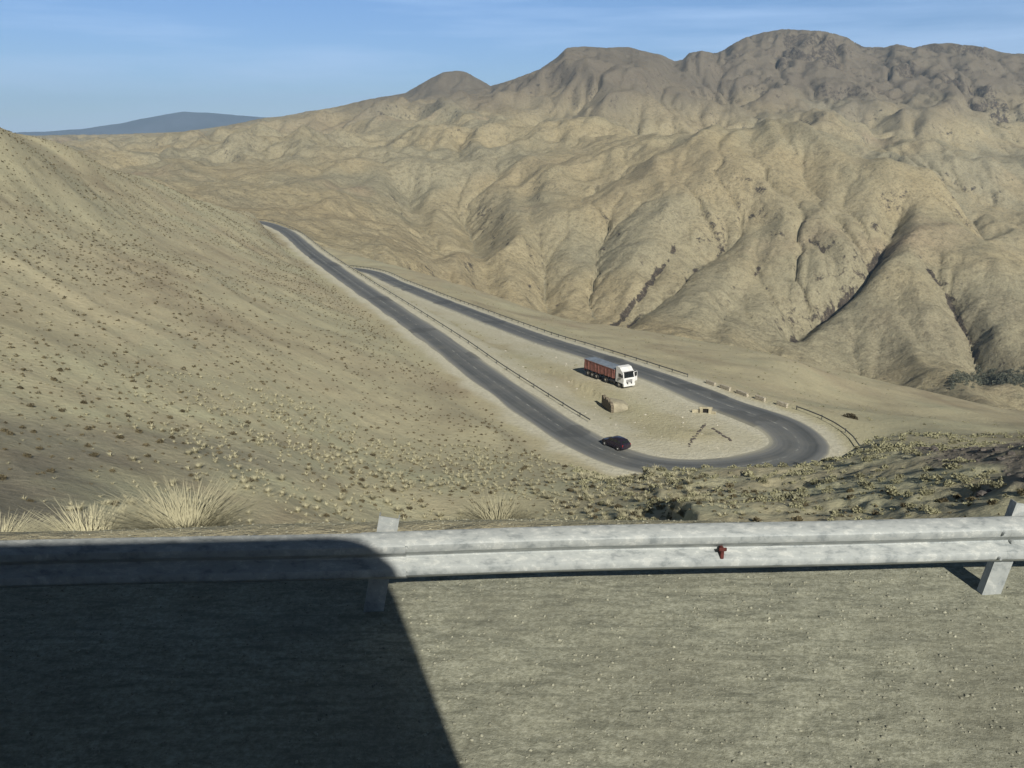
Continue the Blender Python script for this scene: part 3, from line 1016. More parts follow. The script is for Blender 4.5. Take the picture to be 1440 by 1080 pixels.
bus = empty('tour_bus', 'white tour bus the view is taken from, throwing the black shadow over the rail', 'bus', (1.05, -0.32 - 1.25, 0.06), PSI)
mb = MB()
mb.prism(arch_profile(-11.6, 0, 0.35, 3.73, 0.42), -1.25, 1.25)
mb.bevel(0.06, 2, 40)
mb.build('body', BUSW, bus, False)
for sd_ in (-1, 1):
    for k in range(7):
        mb = MB()
        mb.box((-2.0 - 1.42 * k, sd_ * 1.253, 2.4), (1.32, 0.02, 1.1))
        mb.bevel(0.006, 1)
        mb.build('window', GLASS, bus)
mb = MB()
mb.box((0.004, 0, 2.1), (0.02, 2.2, 1.4))
mb.build('windscreen', GLASS, bus)
for xx in (-2.4, -8.6):
    for sd_ in (-1, 1):
        wheel(bus, xx, sd_ * 1.12, 0.5, 0.3, SILVER, sd_)
mb = MB()
mb.box((-6.0, -0.3, 3.78), (3.0, 1.5, 0.15))
mb.bevel(0.05, 2)
mb.build('roof_unit', BUSW, bus)

# ------------------------------------------------------------------ lorry parked by the lower road
lx, ly, lz = at_z(884.5, 545.5, -36)
lz = float(gh(lx, ly)[0])
head = math.atan2(-9.4, 5.6)
truck = empty('tipper_lorry', 'white lorry with red tipper trailer and grey cover, parked with a cab door open', 'truck', (lx, ly, lz), head)
truck.scale = (0.95, 0.95, 0.94)
RED = plain('tipper_red', (0.205, 0.09, 0.076), 0.65, 0.0, 0.4, 1.5)
TARP = plain('grey_tarp', (0.16, 0.19, 0.23), 0.7, 0, 0.25, 1.2)
mb = MB()
mb.prism([(-0.05, 0.95), (0.0, 1.6), (-0.10, 2.1), (-0.30, 2.95), (-0.62, 3.1), (-1.15, 3.66), (-1.95, 3.78), (-2.2, 3.7), (-2.25, 1.0), (-1.9, 0.95)], -1.23, 1.23)
mb.bevel(0.06, 2, 20)
cab = mb.build('cab', WHITE, truck)
mb = MB()
mb.slab([(-0.075, -1.08, 1.95), (-0.075, 1.08, 1.95), (-0.272, 1.0, 2.80), (-0.272, -1.0, 2.80)], (1, 0, 0.23), 0.025)
mb.build('windscreen', GLASS, cab)
mb = MB()
for yy in (-0.5, 0.45):
    mb = MB()
    mb.cyl((-0.045, yy, 1.97), (-0.13, yy + 0.45, 2.35), 0.012, seg=6)
    mb.build('wiper', DARKM, cab)
mb = MB()
mb.box((-0.22, 0, 2.93), (0.3, 2.1, 0.06), Matrix.Rotation(R(20), 3, 'Y'))
mb.build('sun_visor', DARKM, cab)
mb = MB()
for k in range(3):
    mb.box((0.015, 0, 1.2 + 0.19 * k), (0.05, 1.3, 0.09))
mb.build('grille', DARKM, cab)
mb = MB()
mb.box((-0.06, 0, 0.68), (0.36, 2.44, 0.5))
mb.bevel(0.06, 2)
bp_ = mb.build('bumper', WHITE, cab)
for yy in (-0.95, 0.95):
    mb = MB()
    mb.box((0.125, yy, 0.72), (0.05, 0.34, 0.22))
    mb.bevel(0.03, 2)
    mb.build('headlight', LAMP, bp_)
# closed near-side door with its window, door swung open on the other side
mb = MB()
mb.box((-0.98, -1.236, 1.78), (1.1, 0.03, 1.5))
mb.bevel(0.008, 1)
dr = mb.build('door', WHITE, cab)
mb = MB()
mb.slab([(-0.52, -1.253, 2.0), (-1.42, -1.253, 2.0), (-1.42, -1.253, 2.62), (-0.66, -1.253, 2.62)], (0, -1, 0), 0.012)
mb.build('door_window', GLASS, dr)
mb = MB()
mb.box((-1.4, -1.265, 1.72), (0.16, 0.03, 0.04))
mb.build('handle', DARKM, dr)
op = Matrix.Translation((-0.42, 1.25, 0)) @ Matrix.Rotation(R(-72), 4, 'Z')
mb = MB()
dz0, dz1 = 1.05, 2.75
for bx_, bs_ in (((-0.55, 0.02, 1.45), (1.1, 0.06, 0.85)), ((-0.04, 0.02, 2.27), (0.08, 0.06, 0.79)), ((-1.05, 0.02, 2.27), (0.09, 0.06, 0.79)), ((-0.545, 0.02, 2.705), (0.92, 0.055, 0.09))):
    mb.box(bx_, bs_)
for v_ in mb.bm.verts:
    v_.co = op @ v_.co
dr = mb.build('door', WHITE, cab)
dr['label'] = 'white cab door standing wide open'
mb = MB()
mb.box((-0.545, 0.02, 2.268), (0.92, 0.02, 0.78))
for v_ in mb.bm.verts:
    v_.co = op @ v_.co
mb.build('door_window', GLASS, dr)
for sd_ in (-1, 1):
    mb = MB()
    mb.box((-0.1, sd_ * 1.5, 2.35), (0.14, 0.24, 0.5))
    mb.bevel(0.03, 2)
    mb.cyl((-0.15, sd_ * 1.2, 2.65), (-0.1, sd_ * 1.5, 2.62), 0.022, seg=8)
    mb.cyl((-0.15, sd_ * 1.2, 2.1), (-0.1, sd_ * 1.5, 2.15), 0.022, seg=8)
    mb.build('mirror', DARKM, cab)
mb = MB()
for sd_ in (-1, 1):
    mb.box((-5.4, sd_ * 0.42, 0.98), (11.2, 0.1, 0.26))
for xx in (-2.6, -4.2, -6.6, -9.6):
    mb.box((xx, 0, 0.98), (0.16, 0.73, 0.2))
mb.build('chassis', DARKM, truck)
for sd_ in (-1, 1):
    mb = MB()
    mb.cyl((-2.6, sd_ * 0.95, 0.72), (-3.9, sd_ * 0.95, 0.72), 0.31, seg=20)
    mb.build('fuel_tank', SILVER if sd_ > 0 else DARKM, truck, True)
    mb = MB()
    mb.prism([(-4.55, 1.12), (-5.85, 1.12), (-5.7, 1.2), (-4.7, 1.2)], sd_ * 0.78 - 0.3, sd_ * 0.78 + 0.3)
    mb.build('mudguard', DARKM, truck)
mb = MB()
mb.prism([(-2.75, 1.35), (-2.6, 2.95), (-11.55, 2.95), (-11.7, 1.22), (-6.4, 1.22), (-6.0, 1.35)], -1.24, 1.24)
mb.bevel(0.04, 1, 30)
tb = mb.build('tipper_body', RED, truck)
mb = MB()
for k in range(9):
    for sd_ in (-1, 1):
        mb.box((-3.2 - 1.02 * k, sd_ * 1.265, 2.1), (0.1, 0.06, 1.6))
for sd_ in (-1, 1):
    mb.box((-7.1, sd_ * 1.27, 2.93), (8.95, 0.08, 0.12))
mb.build('side_ribs', RED, tb)
mb = MB()
bmesh.ops.create_grid(mb.bm, x_segments=24, y_segments=8, size=1)
for v_ in mb.bm.verts:
    xx, yy = v_.co.x, v_.co.y
    v_.co = Vector((-7.1 + xx * 4.5, yy * 1.3, 3.03 + 0.12 * (1 - yy * yy) + 0.035 * math.sin(xx * 14) * (1 - yy * yy)))
ge = bmesh.ops.extrude_face_region(mb.bm, geom=mb.bm.faces[:])
for v_ in ge['geom']:
    if isinstance(v_, bmesh.types.BMVert):
        v_.co.z -= 0.05
mb.build('cover', TARP, truck, True)
mb = MB()
mb.box((-11.68, 0, 0.72), (0.08, 2.3, 0.14))
rbm = mb.build('rear_bumper', DARKM, truck)
for sd_ in (-1, 1):
    mb = MB()
    mb.box((-11.73, sd_ * 0.95, 0.95), (0.06, 0.4, 0.16))
    mb.build('tail_light', REDL, truck)
TRIM = plain('dusty_rim', (0.42, 0.40, 0.36), 0.6, 0.1, 0.2, 6)
for xx in (-1.35, -5.2, -7.9, -9.2, -10.5):
    for sd_ in (-1, 1):
        wheel(truck, xx, sd_ * 1.05, 0.52, 0.34 if xx > -2 else 0.42, TRIM, sd_)

# ------------------------------------------------------------------ dark hatchback driving up the road
kx = int(np.argmin(np.hypot(RP[:, 0] - at_z(846, 632, -36)[0], RP[:, 1] - at_z(846, 632, -36)[1])))
cx, cy = RP[kx, 0] + RN[kx, 0] * 2.1, RP[kx, 1] + RN[kx, 1] * 2.1
cz = RP[kx, 2] + 0.005
chead = math.atan2(-RT[kx, 1], -RT[kx, 0])
car = empty('hatchback_car', 'dark plum hatchback with silver wheels driving along the road before the hairpin bend', 'car', (cx, cy, cz), chead)
PAINT = plain('plum_paint', (0.022, 0.017, 0.028), 0.25, 0.1, 0.1, 1, 0.5)


def loft(sections, mat, name, parent, bev=0.0):
    """sections: (x, [(y,z)...]) half outline mirrored"""
    mb = MB()
    rows_ = []
    for x_, half in sections:
        full = [(-y_, z_) for y_, z_ in half] + [(y_, z_) for y_, z_ in half[::-1]]
        rows_.append([mb.bm.verts.new((x_, y_, z_)) for y_, z_ in full])
    for a_, b_ in zip(rows_, rows_[1:]):
        for j in range(len(a_)):
            mb.bm.faces.new((a_[j], a_[(j + 1) % len(a_)], b_[(j + 1) % len(b_)], b_[j]))
    mb.bm.faces.new(rows_[0][::-1])
    mb.bm.faces.new(rows_[-1])
    o = mb.build(name, mat, parent, True)
    return o


def sec(w_, zb, zt, sh=0.12):
    return [(0.0 + w_ * 0.5, zb), (w_ * 0.96, zb + 0.05), (w_, zb + 0.2), (w_ * 0.99, zt - sh), (w_ * 0.92, zt - 0.02), (w_ * 0.55, zt + 0.025)]


body = loft([(2.05, sec(0.62, 0.32, 0.62)), (1.98, sec(0.76, 0.24, 0.72)), (1.7, sec(0.84, 0.2, 0.82)), (1.2, sec(0.87, 0.2, 0.91)), (0.75, sec(0.88, 0.2, 0.97)),
             (0.0, sec(0.88, 0.2, 0.98)), (-1.2, sec(0.88, 0.2, 1.0)), (-1.75, sec(0.87, 0.24, 1.0)), (-2.0, sec(0.80, 0.3, 0.98)), (-2.06, sec(0.7, 0.36, 0.9))], PAINT, 'body', car)
cabin = loft([(0.98, [(0.5, 0.9), (0.74, 0.92), (0.74, 0.95), (0.6, 0.97)]), (0.30, [(0.5, 0.93), (0.80, 0.95), (0.65, 1.36), (0.45, 1.42)]), (-0.15, [(0.5, 0.95), (0.81, 0.97), (0.64, 1.43), (0.4, 1.5)]),
              (-0.9, [(0.5, 0.95), (0.81, 0.97), (0.63, 1.42), (0.4, 1.49)]), (-1.6, [(0.5, 0.95), (0.79, 0.97), (0.6, 1.32), (0.4, 1.39)]), (-1.93, [(0.5, 0.95), (0.74, 0.96), (0.7, 1.0), (0.5, 1.03)])], PAINT, 'roof', car)
for sd_ in (-1, 1):
    for (xa, xb, xta, xtb) in ((0.62, -0.28, 0.28, -0.28), (-0.36, -1.1, -0.36, -1.05), (-1.18, -1.6, -1.13, -1.42)):
        mb = MB()
        ps = [(xa, sd_ * 0.795, 1.03), (xb, sd_ * 0.80, 1.03), (xtb, sd_ * 0.685, 1.34), (xta, sd_ * 0.69, 1.33)]
        mb.slab(ps, (0, sd_, 0.35), 0.02)
        mb.build('side_window', GLASS, car)
mb = MB()
mb.slab([(0.88, -0.66, 1.0), (0.88, 0.66, 1.0), (0.36, 0.56, 1.37), (0.36, -0.56, 1.37)], (0.6, 0, 0.8), 0.02)
mb.build('windscreen', GLASS, car)
mb = MB()
mb.slab([(-1.9, -0.6, 1.06), (-1.9, 0.6, 1.06), (-1.64, 0.52, 1.33), (-1.64, -0.52, 1.33)], (-0.75, 0, 0.6), 0.02)
mb.build('rear_window', GLASS, car)
for sd_ in (-1, 1):
    mb = MB()
    mb.box((1.93, sd_ * 0.6, 0.66), (0.14, 0.28, 0.13))
    mb.bevel(0.03, 2)
    mb.build('headlight', LAMP, car)
    mb = MB()
    mb.box((-2.0, sd_ * 0.68, 0.8), (0.1, 0.16, 0.26))
    mb.bevel(0.03, 2)
    mb.build('tail_light', REDL, car)
    mb = MB()
    mb.box((0.68, sd_ * 0.96, 1.04), (0.12, 0.18, 0.13))
    mb.bevel(0.03, 2)
    mb.build('mirror', PAINT, car)
    for xx in (1.28, -1.27):
        wheel(car, xx, sd_ * 0.81, 0.31, 0.2, SILVER, sd_)

# ------------------------------------------------------------------ stone loading ramp below the lorry
STONE = None


def stone_mat(name, lo, hi_, sc_=1.0):
    t = NT(name)
    v = t.coord((1, 1, 1.6))
    vo = t.n('ShaderNodeTexVoronoi')
    vo.feature = 'DISTANCE_TO_EDGE'
    vo.inputs['Scale'].default_value = 2.6 * sc_
    t.link(v, vo.inputs['Vector'])
    joint = t.ramp(vo.outputs['Distance'], [(0.0, 0.0), (0.07, 1.0)])
    nf = t.noise(v, 2.1, 5, 0.65)
    c = t.ramp(nf, [(0.3, lo), (0.7, hi_)])
    c = t.mix(joint, tuple(x * 0.55 for x in lo), c)
    return t.done(c, 0.92, t.bump(joint, 0.7, 0.06), 0, 0.2)


BROWNSTONE = stone_mat('brown_stone', (0.13, 0.108, 0.08), (0.21, 0.18, 0.135))
PALESTONE = stone_mat('pale_stone', (0.34, 0.30, 0.23), (0.50, 0.46, 0.37))
EARTH = plain('loose_earth', (0.32, 0.288, 0.205), 0.95, 0, 0.35, 0.9)
DARKSTONE = plain('dark_rock', (0.075, 0.065, 0.058), 0.9, 0, 0.5, 2.0)
GREYROCK = plain('grey_rock', (0.23, 0.205, 0.165), 0.92, 0, 0.45, 2.0)
PALEROCK = plain('pale_rock', (0.46, 0.43, 0.36), 0.92, 0, 0.25, 2.0)
SCREEROCK = plain('scree_rock', (0.10, 0.088, 0.08), 0.92, 0, 0.5, 1.2)

w0 = Vector(at_z(848, 561, -36))
w1 = Vector(at_z(873.5, 573.5, -36))
wl = (w1 - w0).length
wz = float(min(gh(w0.x, w0.y)[0], gh(w1.x, w1.y)[0])) - 0.1
ramp_ = empty('loading_ramp', 'brown stone loading ramp with a broken top edge, just below the parked lorry', 'stone ramp', (w0.x, w0.y, wz), math.atan2(-6.1, 1.1))
mb = MB()
tops = [1.75, 1.95, 1.6, 2.05, 1.85, 2.1, 1.7, 1.95, 1.5]
for k in range(8):
    xa, xb = wl * k / 8, wl * (k + 1) / 8
    mb.prism([(xa, 0), (xb, 0), (xb, tops[k + 1]), ((xa + xb) / 2, tops[k + 1] * 0.4 + tops[k] * 0.6 + (0.15 if k % 3 == 0 else -0.06)), (xa, tops[k])], -0.22, 0.22)
bmesh.ops.remove_doubles(mb.bm, verts=mb.bm.verts, dist=0.0005)
mb.build('stone_face', BROWNSTONE, ramp_)
mb = MB()
bmesh.ops.create_grid(mb.bm, x_segments=26, y_segments=24, size=1)
for v_ in mb.bm.verts:
    xx = (v_.co.x * 0.5 + 0.5)
    yy = (v_.co.y * 0.5 + 0.5)
    h_ = 1.5 * (1 - sstep(0.1, 1.0, yy)) * sstep(0, 0.3, xx + 0.02) * (1 - sstep(0.5, 0.98, xx)) + 0.12 * mnoise.noise(Vector((xx * 6, yy * 6, 3)))
    v_.co = Vector((-1.0 + xx * (wl + 2.6), 0.2 + yy * 6.0, float(h_) - 0.15 * float(sstep(0.8, 1, yy)) + 0.1))
mb.build('earth_fill', EARTH, ramp_, True)

# culvert head wall inside the bend
c0 = Vector(at_z(992, 580, -36))
c0.z = float(gh(c0.x, c0.y)[0])
cv = empty('culvert_headwall', 'small pale stone culvert head wall with a dark opening inside the hairpin bend', 'culvert', c0, R(-8))
mb = MB()
mb.box((-0.95, 0, 0.45), (0.7, 0.5, 1.1))
mb.box((0.95, 0, 0.45), (0.7, 0.5, 1.1))
mb.box((0, 0.05, 1.15), (2.9, 0.6, 0.36))
mb.box((-2.1, 0.3, 0.3), (1.7, 0.4, 0.7), Matrix.Rotation(R(14), 3, 'Z'))
mb.box((1.7, -0.35, 0.3), (1.2, 0.35, 0.6), Matrix.Rotation(R(-30), 3, 'Z'))
mb.bevel(0.05, 1)
mb.build('head_wall', EARTH, cv)
cv.scale = (0.68, 0.68, 0.72)
mb = MB()
mb.box((0, 0.35, 0.42), (1.2, 0.3, 1.05))
mb.build('opening', plain('culvert_shade', (0.012, 0.011, 0.01), 1.0), cv)  # near-black block stands in for the shade inside the culvert

# ------------------------------------------------------------------ parapets and guardrails of the lower road


def side_pts(k0, k1, off, step=1, dz=0.0, flip=1):
    res = []
    for i in range(k0, k1, step):
        x_, y_ = RP[i, 0] + RN[i, 0] * off(i), RP[i, 1] + RN[i, 1] * off(i)
        res.append((Vector((x_, y_, max(RP[i, 2], float(gh(x_, y_)[0])) + dz)), Vector((RN[i, 0] * flip, RN[i, 1] * flip, 0))))
    return res


def idx_of(px, py, z=-36):
    a = at_z(px, py, z)
    return int(np.argmin(np.hypot(RP[:, 0] - a[0], RP[:, 1] - a[1])))


def far_rail(label, k0, k1, off, flip, every=3):
    g = empty('guardrail', label, 'guardrail', tuple(RP[k0]))
    ps = side_pts(k0, k1, off, 1, 0.0, flip)
    g.location = (0, 0, 0)
    beam('rail_beam', ps, 0.34, GALVD, g, prof=[(0, 0), (0.07, 0.06), (0.07, 0.1), (0.0, 0.155), (0.07, 0.21), (0.07, 0.25), (0, 0.31)], thick=0.02, zk=0.6)
    posts = ps[::every][:100]
    for p_, n_ in posts:
        mb = MB()
        mb.box(p_ - n_ * 0.09 + Vector((0, 0, 0.17)), (0.1, 0.1, 0.8), Matrix.Rotation(math.atan2(n_.y, n_.x), 3, 'Z'))
        mb.build('post', GALVD, g)
    return g


kEndA = idx_of(822, 604)
far_rail('long thin dark guardrail along the straight road, ending short of the dark car', 8, kEndA, lambda i: HALF[i] + 1.7, -1, 3)
k_b0 = idx_of(935, 535)
far_rail('thin dark guardrail on the far road edge, passing above the parked lorry', k_b0, NR - 6, lambda i: -HALF[i] - 1.5, 1, 2)
k_t0 = idx_of(1118, 637)
k_t1 = idx_of(1119, 614)
far_rail('short curved guardrail round the outer tip of the hairpin bend', iApex - 8, iApex + 5, lambda i: -HALF[i] - 3.6, 1, 2)
kk = iApex + 5
nblk = 0
proto = None
arc = []
while kk < k_b0 - 1:
    arc.append(kk)
    kk += 2
for n_i, i in enumerate(arc):
    off = -HALF[i] - 3.2 + 1.4 * min(1, (i - iApex - 5) / 10)
    x_, y_ = RP[i, 0] + RN[i, 0] * off, RP[i, 1] + RN[i, 1] * off
    if proto is None:
        mb = MB()
        mb.box((0, 0, 0.28), (2.35, 0.42, 0.75))
        mb.bevel(0.05, 2)
        for v_ in mb.bm.verts:
            v_.co += Vector((mnoise.noise(v_.co * 2.1) * 0.05, mnoise.noise(v_.co * 2.3 + Vector((5, 0, 0))) * 0.04, mnoise.noise(v_.co * 1.7 + Vector((0, 7, 0))) * 0.05))
        o = mb.build('parapet_block', PALESTONE)
        proto = o
    else:
        o = proto.copy()
        C.objects.link(o)
    o.location = (x_, y_, RP[i, 2] - 0.05)
    o.rotation_euler = (random.uniform(-.04, .04), random.uniform(-.03, .03), math.atan2(RT[i, 1], RT[i, 0]) + random.uniform(-.07, .07))
    o.scale = (random.uniform(0.8, 1.12), 1, random.uniform(0.8, 1.1))
    tag(o, 'pale low stone parapet block edging the outside of the hairpin bend', 'parapet block', 'stone parapet blocks along the outside of the bend')

# ------------------------------------------------------------------ vegetation


def leaf_mat(name, a, b):
    t = NT(name)
    inf = t.n('ShaderNodeObjectInfo').outputs['Random']
    v = t.coord()
    nf = t.noise(v, 3.0, 3, 0.6)
    c = t.mix(nf, a, b)
    hs = t.n('ShaderNodeHueSaturation')
    t.link(t.math('ADD', t.math('MULTIPLY', inf, 0.5), 0.75), hs.inputs['Value'])
    t.link(c, hs.inputs['Color'])
    return t.done(hs.outputs[0], 0.9, None, 0, 0.15)


SCRUB = leaf_mat('scrub_leaves', (0.075, 0.063, 0.038), (0.13, 0.11, 0.066))
OLIVE = leaf_mat('olive_leaves', (0.165, 0.162, 0.1), (0.30, 0.288, 0.185))
DULL = leaf_mat('dull_straw', (0.25, 0.235, 0.155), (0.39, 0.365, 0.25))
STRAW = leaf_mat('straw_blades', (0.30, 0.28, 0.185), (0.46, 0.43, 0.295))


def bush_arrays(nleaf, leaf, flat_=0.55, seed=0, up=0.3):
    """small leaf quads through a lumpy dome of radius 1"""
    g_ = np.random.default_rng(seed)
    co, fc = [], []
    lob = g_.normal(size=(5, 3))
    lob /= np.linalg.norm(lob, axis=1)[:, None]
    for i in range(nleaf):
        d = g_.normal(size=3)
        d[2] = abs(d[2])
        d /= np.linalg.norm(d)
        rad = (0.5 + 0.5 * max(0, (lob @ d).max())) * g_.random() ** 0.35
        p = d * rad * np.array([1, 1, flat_ * 1.5])
        ax = g_.normal(size=3) + d * 0.8
        ax /= np.linalg.norm(ax)
        o1 = np.cross(ax, g_.normal(size=3))
        o1 /= np.linalg.norm(o1)
        s_ = leaf * (0.6 + 0.8 * g_.random())
        k = len(co)
        co += [p - o1 * s_ * 0.4, p + ax * s_ * 0.9, p + o1 * s_ * 0.4, p - ax * s_ * 0.5]
        fc.append((k, k + 1, k + 2, k + 3))
    co = np.array(co)
    co[:, 2] = np.maximum(co[:, 2], -0.05)
    return co, np.array(fc)


def tuft_arrays(nb, seed=0, spread=0.55, width=0.02, stiff=0.6):
    g_ = np.random.default_rng(seed)
    co, fc = [], []
    for i in range(nb):
        a = g_.random() * 2 * np.pi
        rb = 0.28 * g_.random() ** 0.5
        b0 = np.array([rb * np.cos(a), rb * np.sin(a), -0.03])
        out = a + g_.normal() * 0.5
        L = 0.55 + 0.6 * g_.random()
        sp = spread * (0.3 + g_.random())
        od = np.array([np.cos(out), np.sin(out), 0])
        sdv = np.array([-np.sin(out), np.cos(out), 0]) * width * (0.7 + 0.6 * g_.random())
        p1 = b0 + od * sp * 0.3 * L + np.array([0, 0, stiff * L])
        p2 = b0 + od * sp * 0.95 * L + np.array([0, 0, (stiff + 0.28) * L])
        k = len(co)
        co += [b0 - sdv, b0 + sdv, p1 + sdv * 0.8, p1 - sdv * 0.8, p2 + sdv * 0.15, p2 - sdv * 0.15]
        fc += [(k, k + 1, k + 2, k + 3), (k + 3, k + 2, k + 4, k + 5)]
    return np.array(co), np.array(fc)


def rock_arrays(seed, sub=2):
    bm = bmesh.new()
    bmesh.ops.create_icosphere(bm, subdivisions=sub, radius=1)
    off = Vector((seed * 3.7, seed * 1.3, 0))
    for v_ in bm.verts:
        c_ = v_.co.copy()
        k = 1 + 0.38 * mnoise.noise(c_ * 1.1 + off) + 0.16 * mnoise.noise(c_ * 2.9 + off)
        v_.co = Vector((c_.x * k, c_.y * k * 0.8, c_.z * k * 0.6))
    co = np.array([tuple(v_.co) for v_ in bm.verts])
    fc = np.array([[v_.index for v_ in f_.verts] for f_ in bm.faces])
    bm.free()
    return co, fc


def stuff(name, protos, pos, size, mat, zs=None, smooth=False):
    """many small copies joined into one mesh"""
    cos, fcs, base = [], [], 0
    n_ = len(pos)
    rot = rng.random(n_) * 2 * np.pi
    pick = rng.integers(0, len(protos), n_)
    zs = np.ones(n_) if zs is None else zs
    for pi, (pc, pf) in enumerate(protos):
        sel = np.where(pick == pi)[0]
        if not len(sel):
            continue
        c_, s_ = np.cos(rot[sel])[:, None], np.sin(rot[sel])[:, None]
        px_, py_, pz_ = pc[None, :, 0], pc[None, :, 1], pc[None, :, 2]
        S = size[sel][:, None]
        xx = (px_ * c_ - py_ * s_) * S + pos[sel, 0][:, None]
        yy = (px_ * s_ + py_ * c_) * S + pos[sel, 1][:, None]
        zz = pz_ * S * zs[sel][:, None] + pos[sel, 2][:, None]
        cc = np.stack([xx, yy, zz], -1).reshape(-1, 3)
        ff = (pf[None] + (np.arange(len(sel)) * len(pc))[:, None, None]).reshape(-1, pf.shape[1]) + base
        cos.append(cc)
        fcs.append(ff)
        base += len(cc)
    o = mesh_np(name, np.concatenate(cos), np.concatenate(fcs), mat, smooth)
    return tag(o, kind='stuff')


def make_protos(name, arrs, mat):
    ms = []
    for co, fc in arrs:
        o = mesh_np(name, co, fc, mat, False)
        ms.append(o)
    return ms


def jitter(x0, x1, y0, y1, step):
    gx, gy = np.meshgrid(np.arange(x0, x1, step), np.arange(y0, y1, step))
    gx = gx + (rng.random(gx.shape) - 0.5) * step * 0.95
    gy = gy + (rng.random(gy.shape) - 0.5) * step * 0.95
    return gx.ravel(), gy.ravel()


def in_view(x, y, z, m_=0):
    dd = y * CP - (z - ZC) * SP
    px_ = 720 + F * x / dd
    py_ = 540 - F * (y * SP + (z - ZC) * CP) / dd
    return (dd > 0) & (px_ > -150 - m_) & (px_ < 1590 + m_) & (py_ < 1150)


def place(meshes, name, x, y, z, s, label, cat, group, zsc=None, sink=0.0):
    """individual objects: first of each mesh is the original, then copies"""
    used = [0] * len(meshes)
    for i in range(len(x)):
        k = i % len(meshes)
        if used[k] == 0:
            o = meshes[k]
        else:
            o = meshes[k].copy()
            C.objects.link(o)
        used[k] = 1
        o.location = (x[i], y[i], z[i] - sink * s[i])
        o.rotation_euler = (0, 0, random.random() * 6.28)
        o.scale = (s[i], s[i], s[i] * (zsc[i] if zsc is not None else 1))
        tag(o, label, cat, group)
    for k, u in enumerate(used):
        if not u:
            bpy.data.objects.remove(meshes[k])


# scrub dotted over the left hillside
x, y = jitter(-190, 40, 36, 420, 1.3)
dens = fbm(x / 28 + 11, y / 28, 3)
rr_ = np.hypot(x, y)
z = gh(x, y)
keep = in_view(x, y, z) & (gval(RD, x, y) > 3.2) & (x < 6 - (y - 96) * 0.36) & (rng.random(len(x)) < np.clip(0.7 + dens * 1.2, 0.08, 0.97))
keep &= (rr_ > 70) | (rng.random(len(x)) < 0.85)
x, y, z, rr_ = x[keep], y[keep], z[keep], rr_[keep]
s = (0.12 + 0.2 * rng.random(len(x)) ** 2.6)
hid = gval(HID, x, y)
show = s / rr_ * (hid < 0.006)
order_ = np.argsort(-show)
hillx = (x, y, z, s)
hero, rest = order_[:150], order_[150:]
bp_hi = [bush_arrays(110, 0.30, 0.55, sd_) for sd_ in range(5)]
bp_lo = [bush_arrays(16, 0.62, 0.55, sd_ + 20) for sd_ in range(5)]
place(make_protos('scrub_bush', bp_hi, SCRUB), 'scrub_bush', x[hero], y[hero], z[hero], s[hero] * 1.15,
      'low dark scrub bush on the bare hillside left of the road, one of very many', 'bush', 'scrub bushes on the left hillside', sink=0.03)
stuff('scrub', bp_lo, np.stack([x, y, z - 0.02], -1)[rest], s[rest] * 1.05, SCRUB)

# scrub over the island between the two roads and the lip beyond
x, y = jitter(-60, 90, 95, 300, 3.0)
z = gh(x, y)
rd = gval(RD, x, y)
keep = in_view(x, y, z) & (rd > 3.5) & (x > 8 - (y - 96) * 0.36) & (rng.random(len(x)) < 0.33 + 0.6 * fbm(x / 17, y / 17, 2))
x, y, z = x[keep], y[keep], z[keep]
s = 0.13 + 0.2 * rng.random(len(x)) ** 2
stuff('scrub', bp_lo, np.stack([x, y, z - 0.02], -1), s, OLIVE)

# bushes crowding the slope below the rail on the right
x, y = jitter(2, 75, 22, 98, 0.9)
z = gh(x, y)
rr_ = np.hypot(x, y)
scr = gval(scree, x, y)
keep = in_view(x, y, z) & (gval(RD, x, y) > 3.0) & (x > 5 + (y - 20) * 0.02) & (scr < 0.75) & (rng.random(len(x)) < np.clip(0.42 + 0.8 * fbm(x / 8 + 5, y / 8, 3), 0.05, 0.9))
x, y, z, rr_ = x[keep], y[keep], z[keep], rr_[keep]
s = (0.2 + 0.4 * rng.random(len(x)) ** 2.4) * np.clip(rr_ / 60, 0.55, 1.0)
keep = gval(HID, x, y) < 0.05
x, y, z, rr_, s = x[keep], y[keep], z[keep], rr_[keep], s[keep]
order_ = np.argsort(-s / rr_ * (gval(HID, x, y) < 0.008))
hero, rest = order_[:110], order_[110:]
bp_ol = [bush_arrays(150, 0.22, 0.6, sd_ + 40) for sd_ in range(5)]
bp_ol_lo = [bush_arrays(40, 0.40, 0.6, sd_ + 60) for sd_ in range(5)]
place(make_protos('olive_bush', bp_ol, OLIVE), 'olive_bush', x[hero], y[hero], z[hero], s[hero],
      'rounded olive green bush crowding the slope between the guardrail and the hairpin bend', 'bush', 'olive bushes on the slope below the guardrail', sink=0.05)
stuff('scrub', bp_ol_lo, np.stack([x, y, z - 0.03], -1)[rest], s[rest], OLIVE)

# dry grass tufts on the slope in the middle and on the left
x, y = jitter(-62, 24, 20, 96, 0.72)
z = gh(x, y)
rr_ = np.hypot(x, y)
mid_ = sstep(-26, -4, x + (y - 30) * 0.35)
keep = in_view(x, y, z) & (gval(RD, x, y) > 2.5) & (x < 9 + 0.1 * y) & (rng.random(len(x)) < np.clip(0.02 + 0.38 * mid_ + (0.12 + 0.6 * mid_) * fbm(x / 7, y / 7 + 3, 3), 0.01, 0.85)) & (y - 0.05 * x > 6.2)
x, y, z, rr_ = x[keep], y[keep], z[keep], rr_[keep]
s = (0.11 + 0.17 * rng.random(len(x)) ** 2.2) * 2.1 * (0.65 + 0.35 * sstep(-26, -4, x + (y - 30) * 0.35))
keep = gval(HID, x, y) < 0.05
x, y, z, rr_, s = x[keep], y[keep], z[keep], rr_[keep], s[keep]
order_ = np.argsort(-s / rr_ * (gval(HID, x, y) < 0.008))
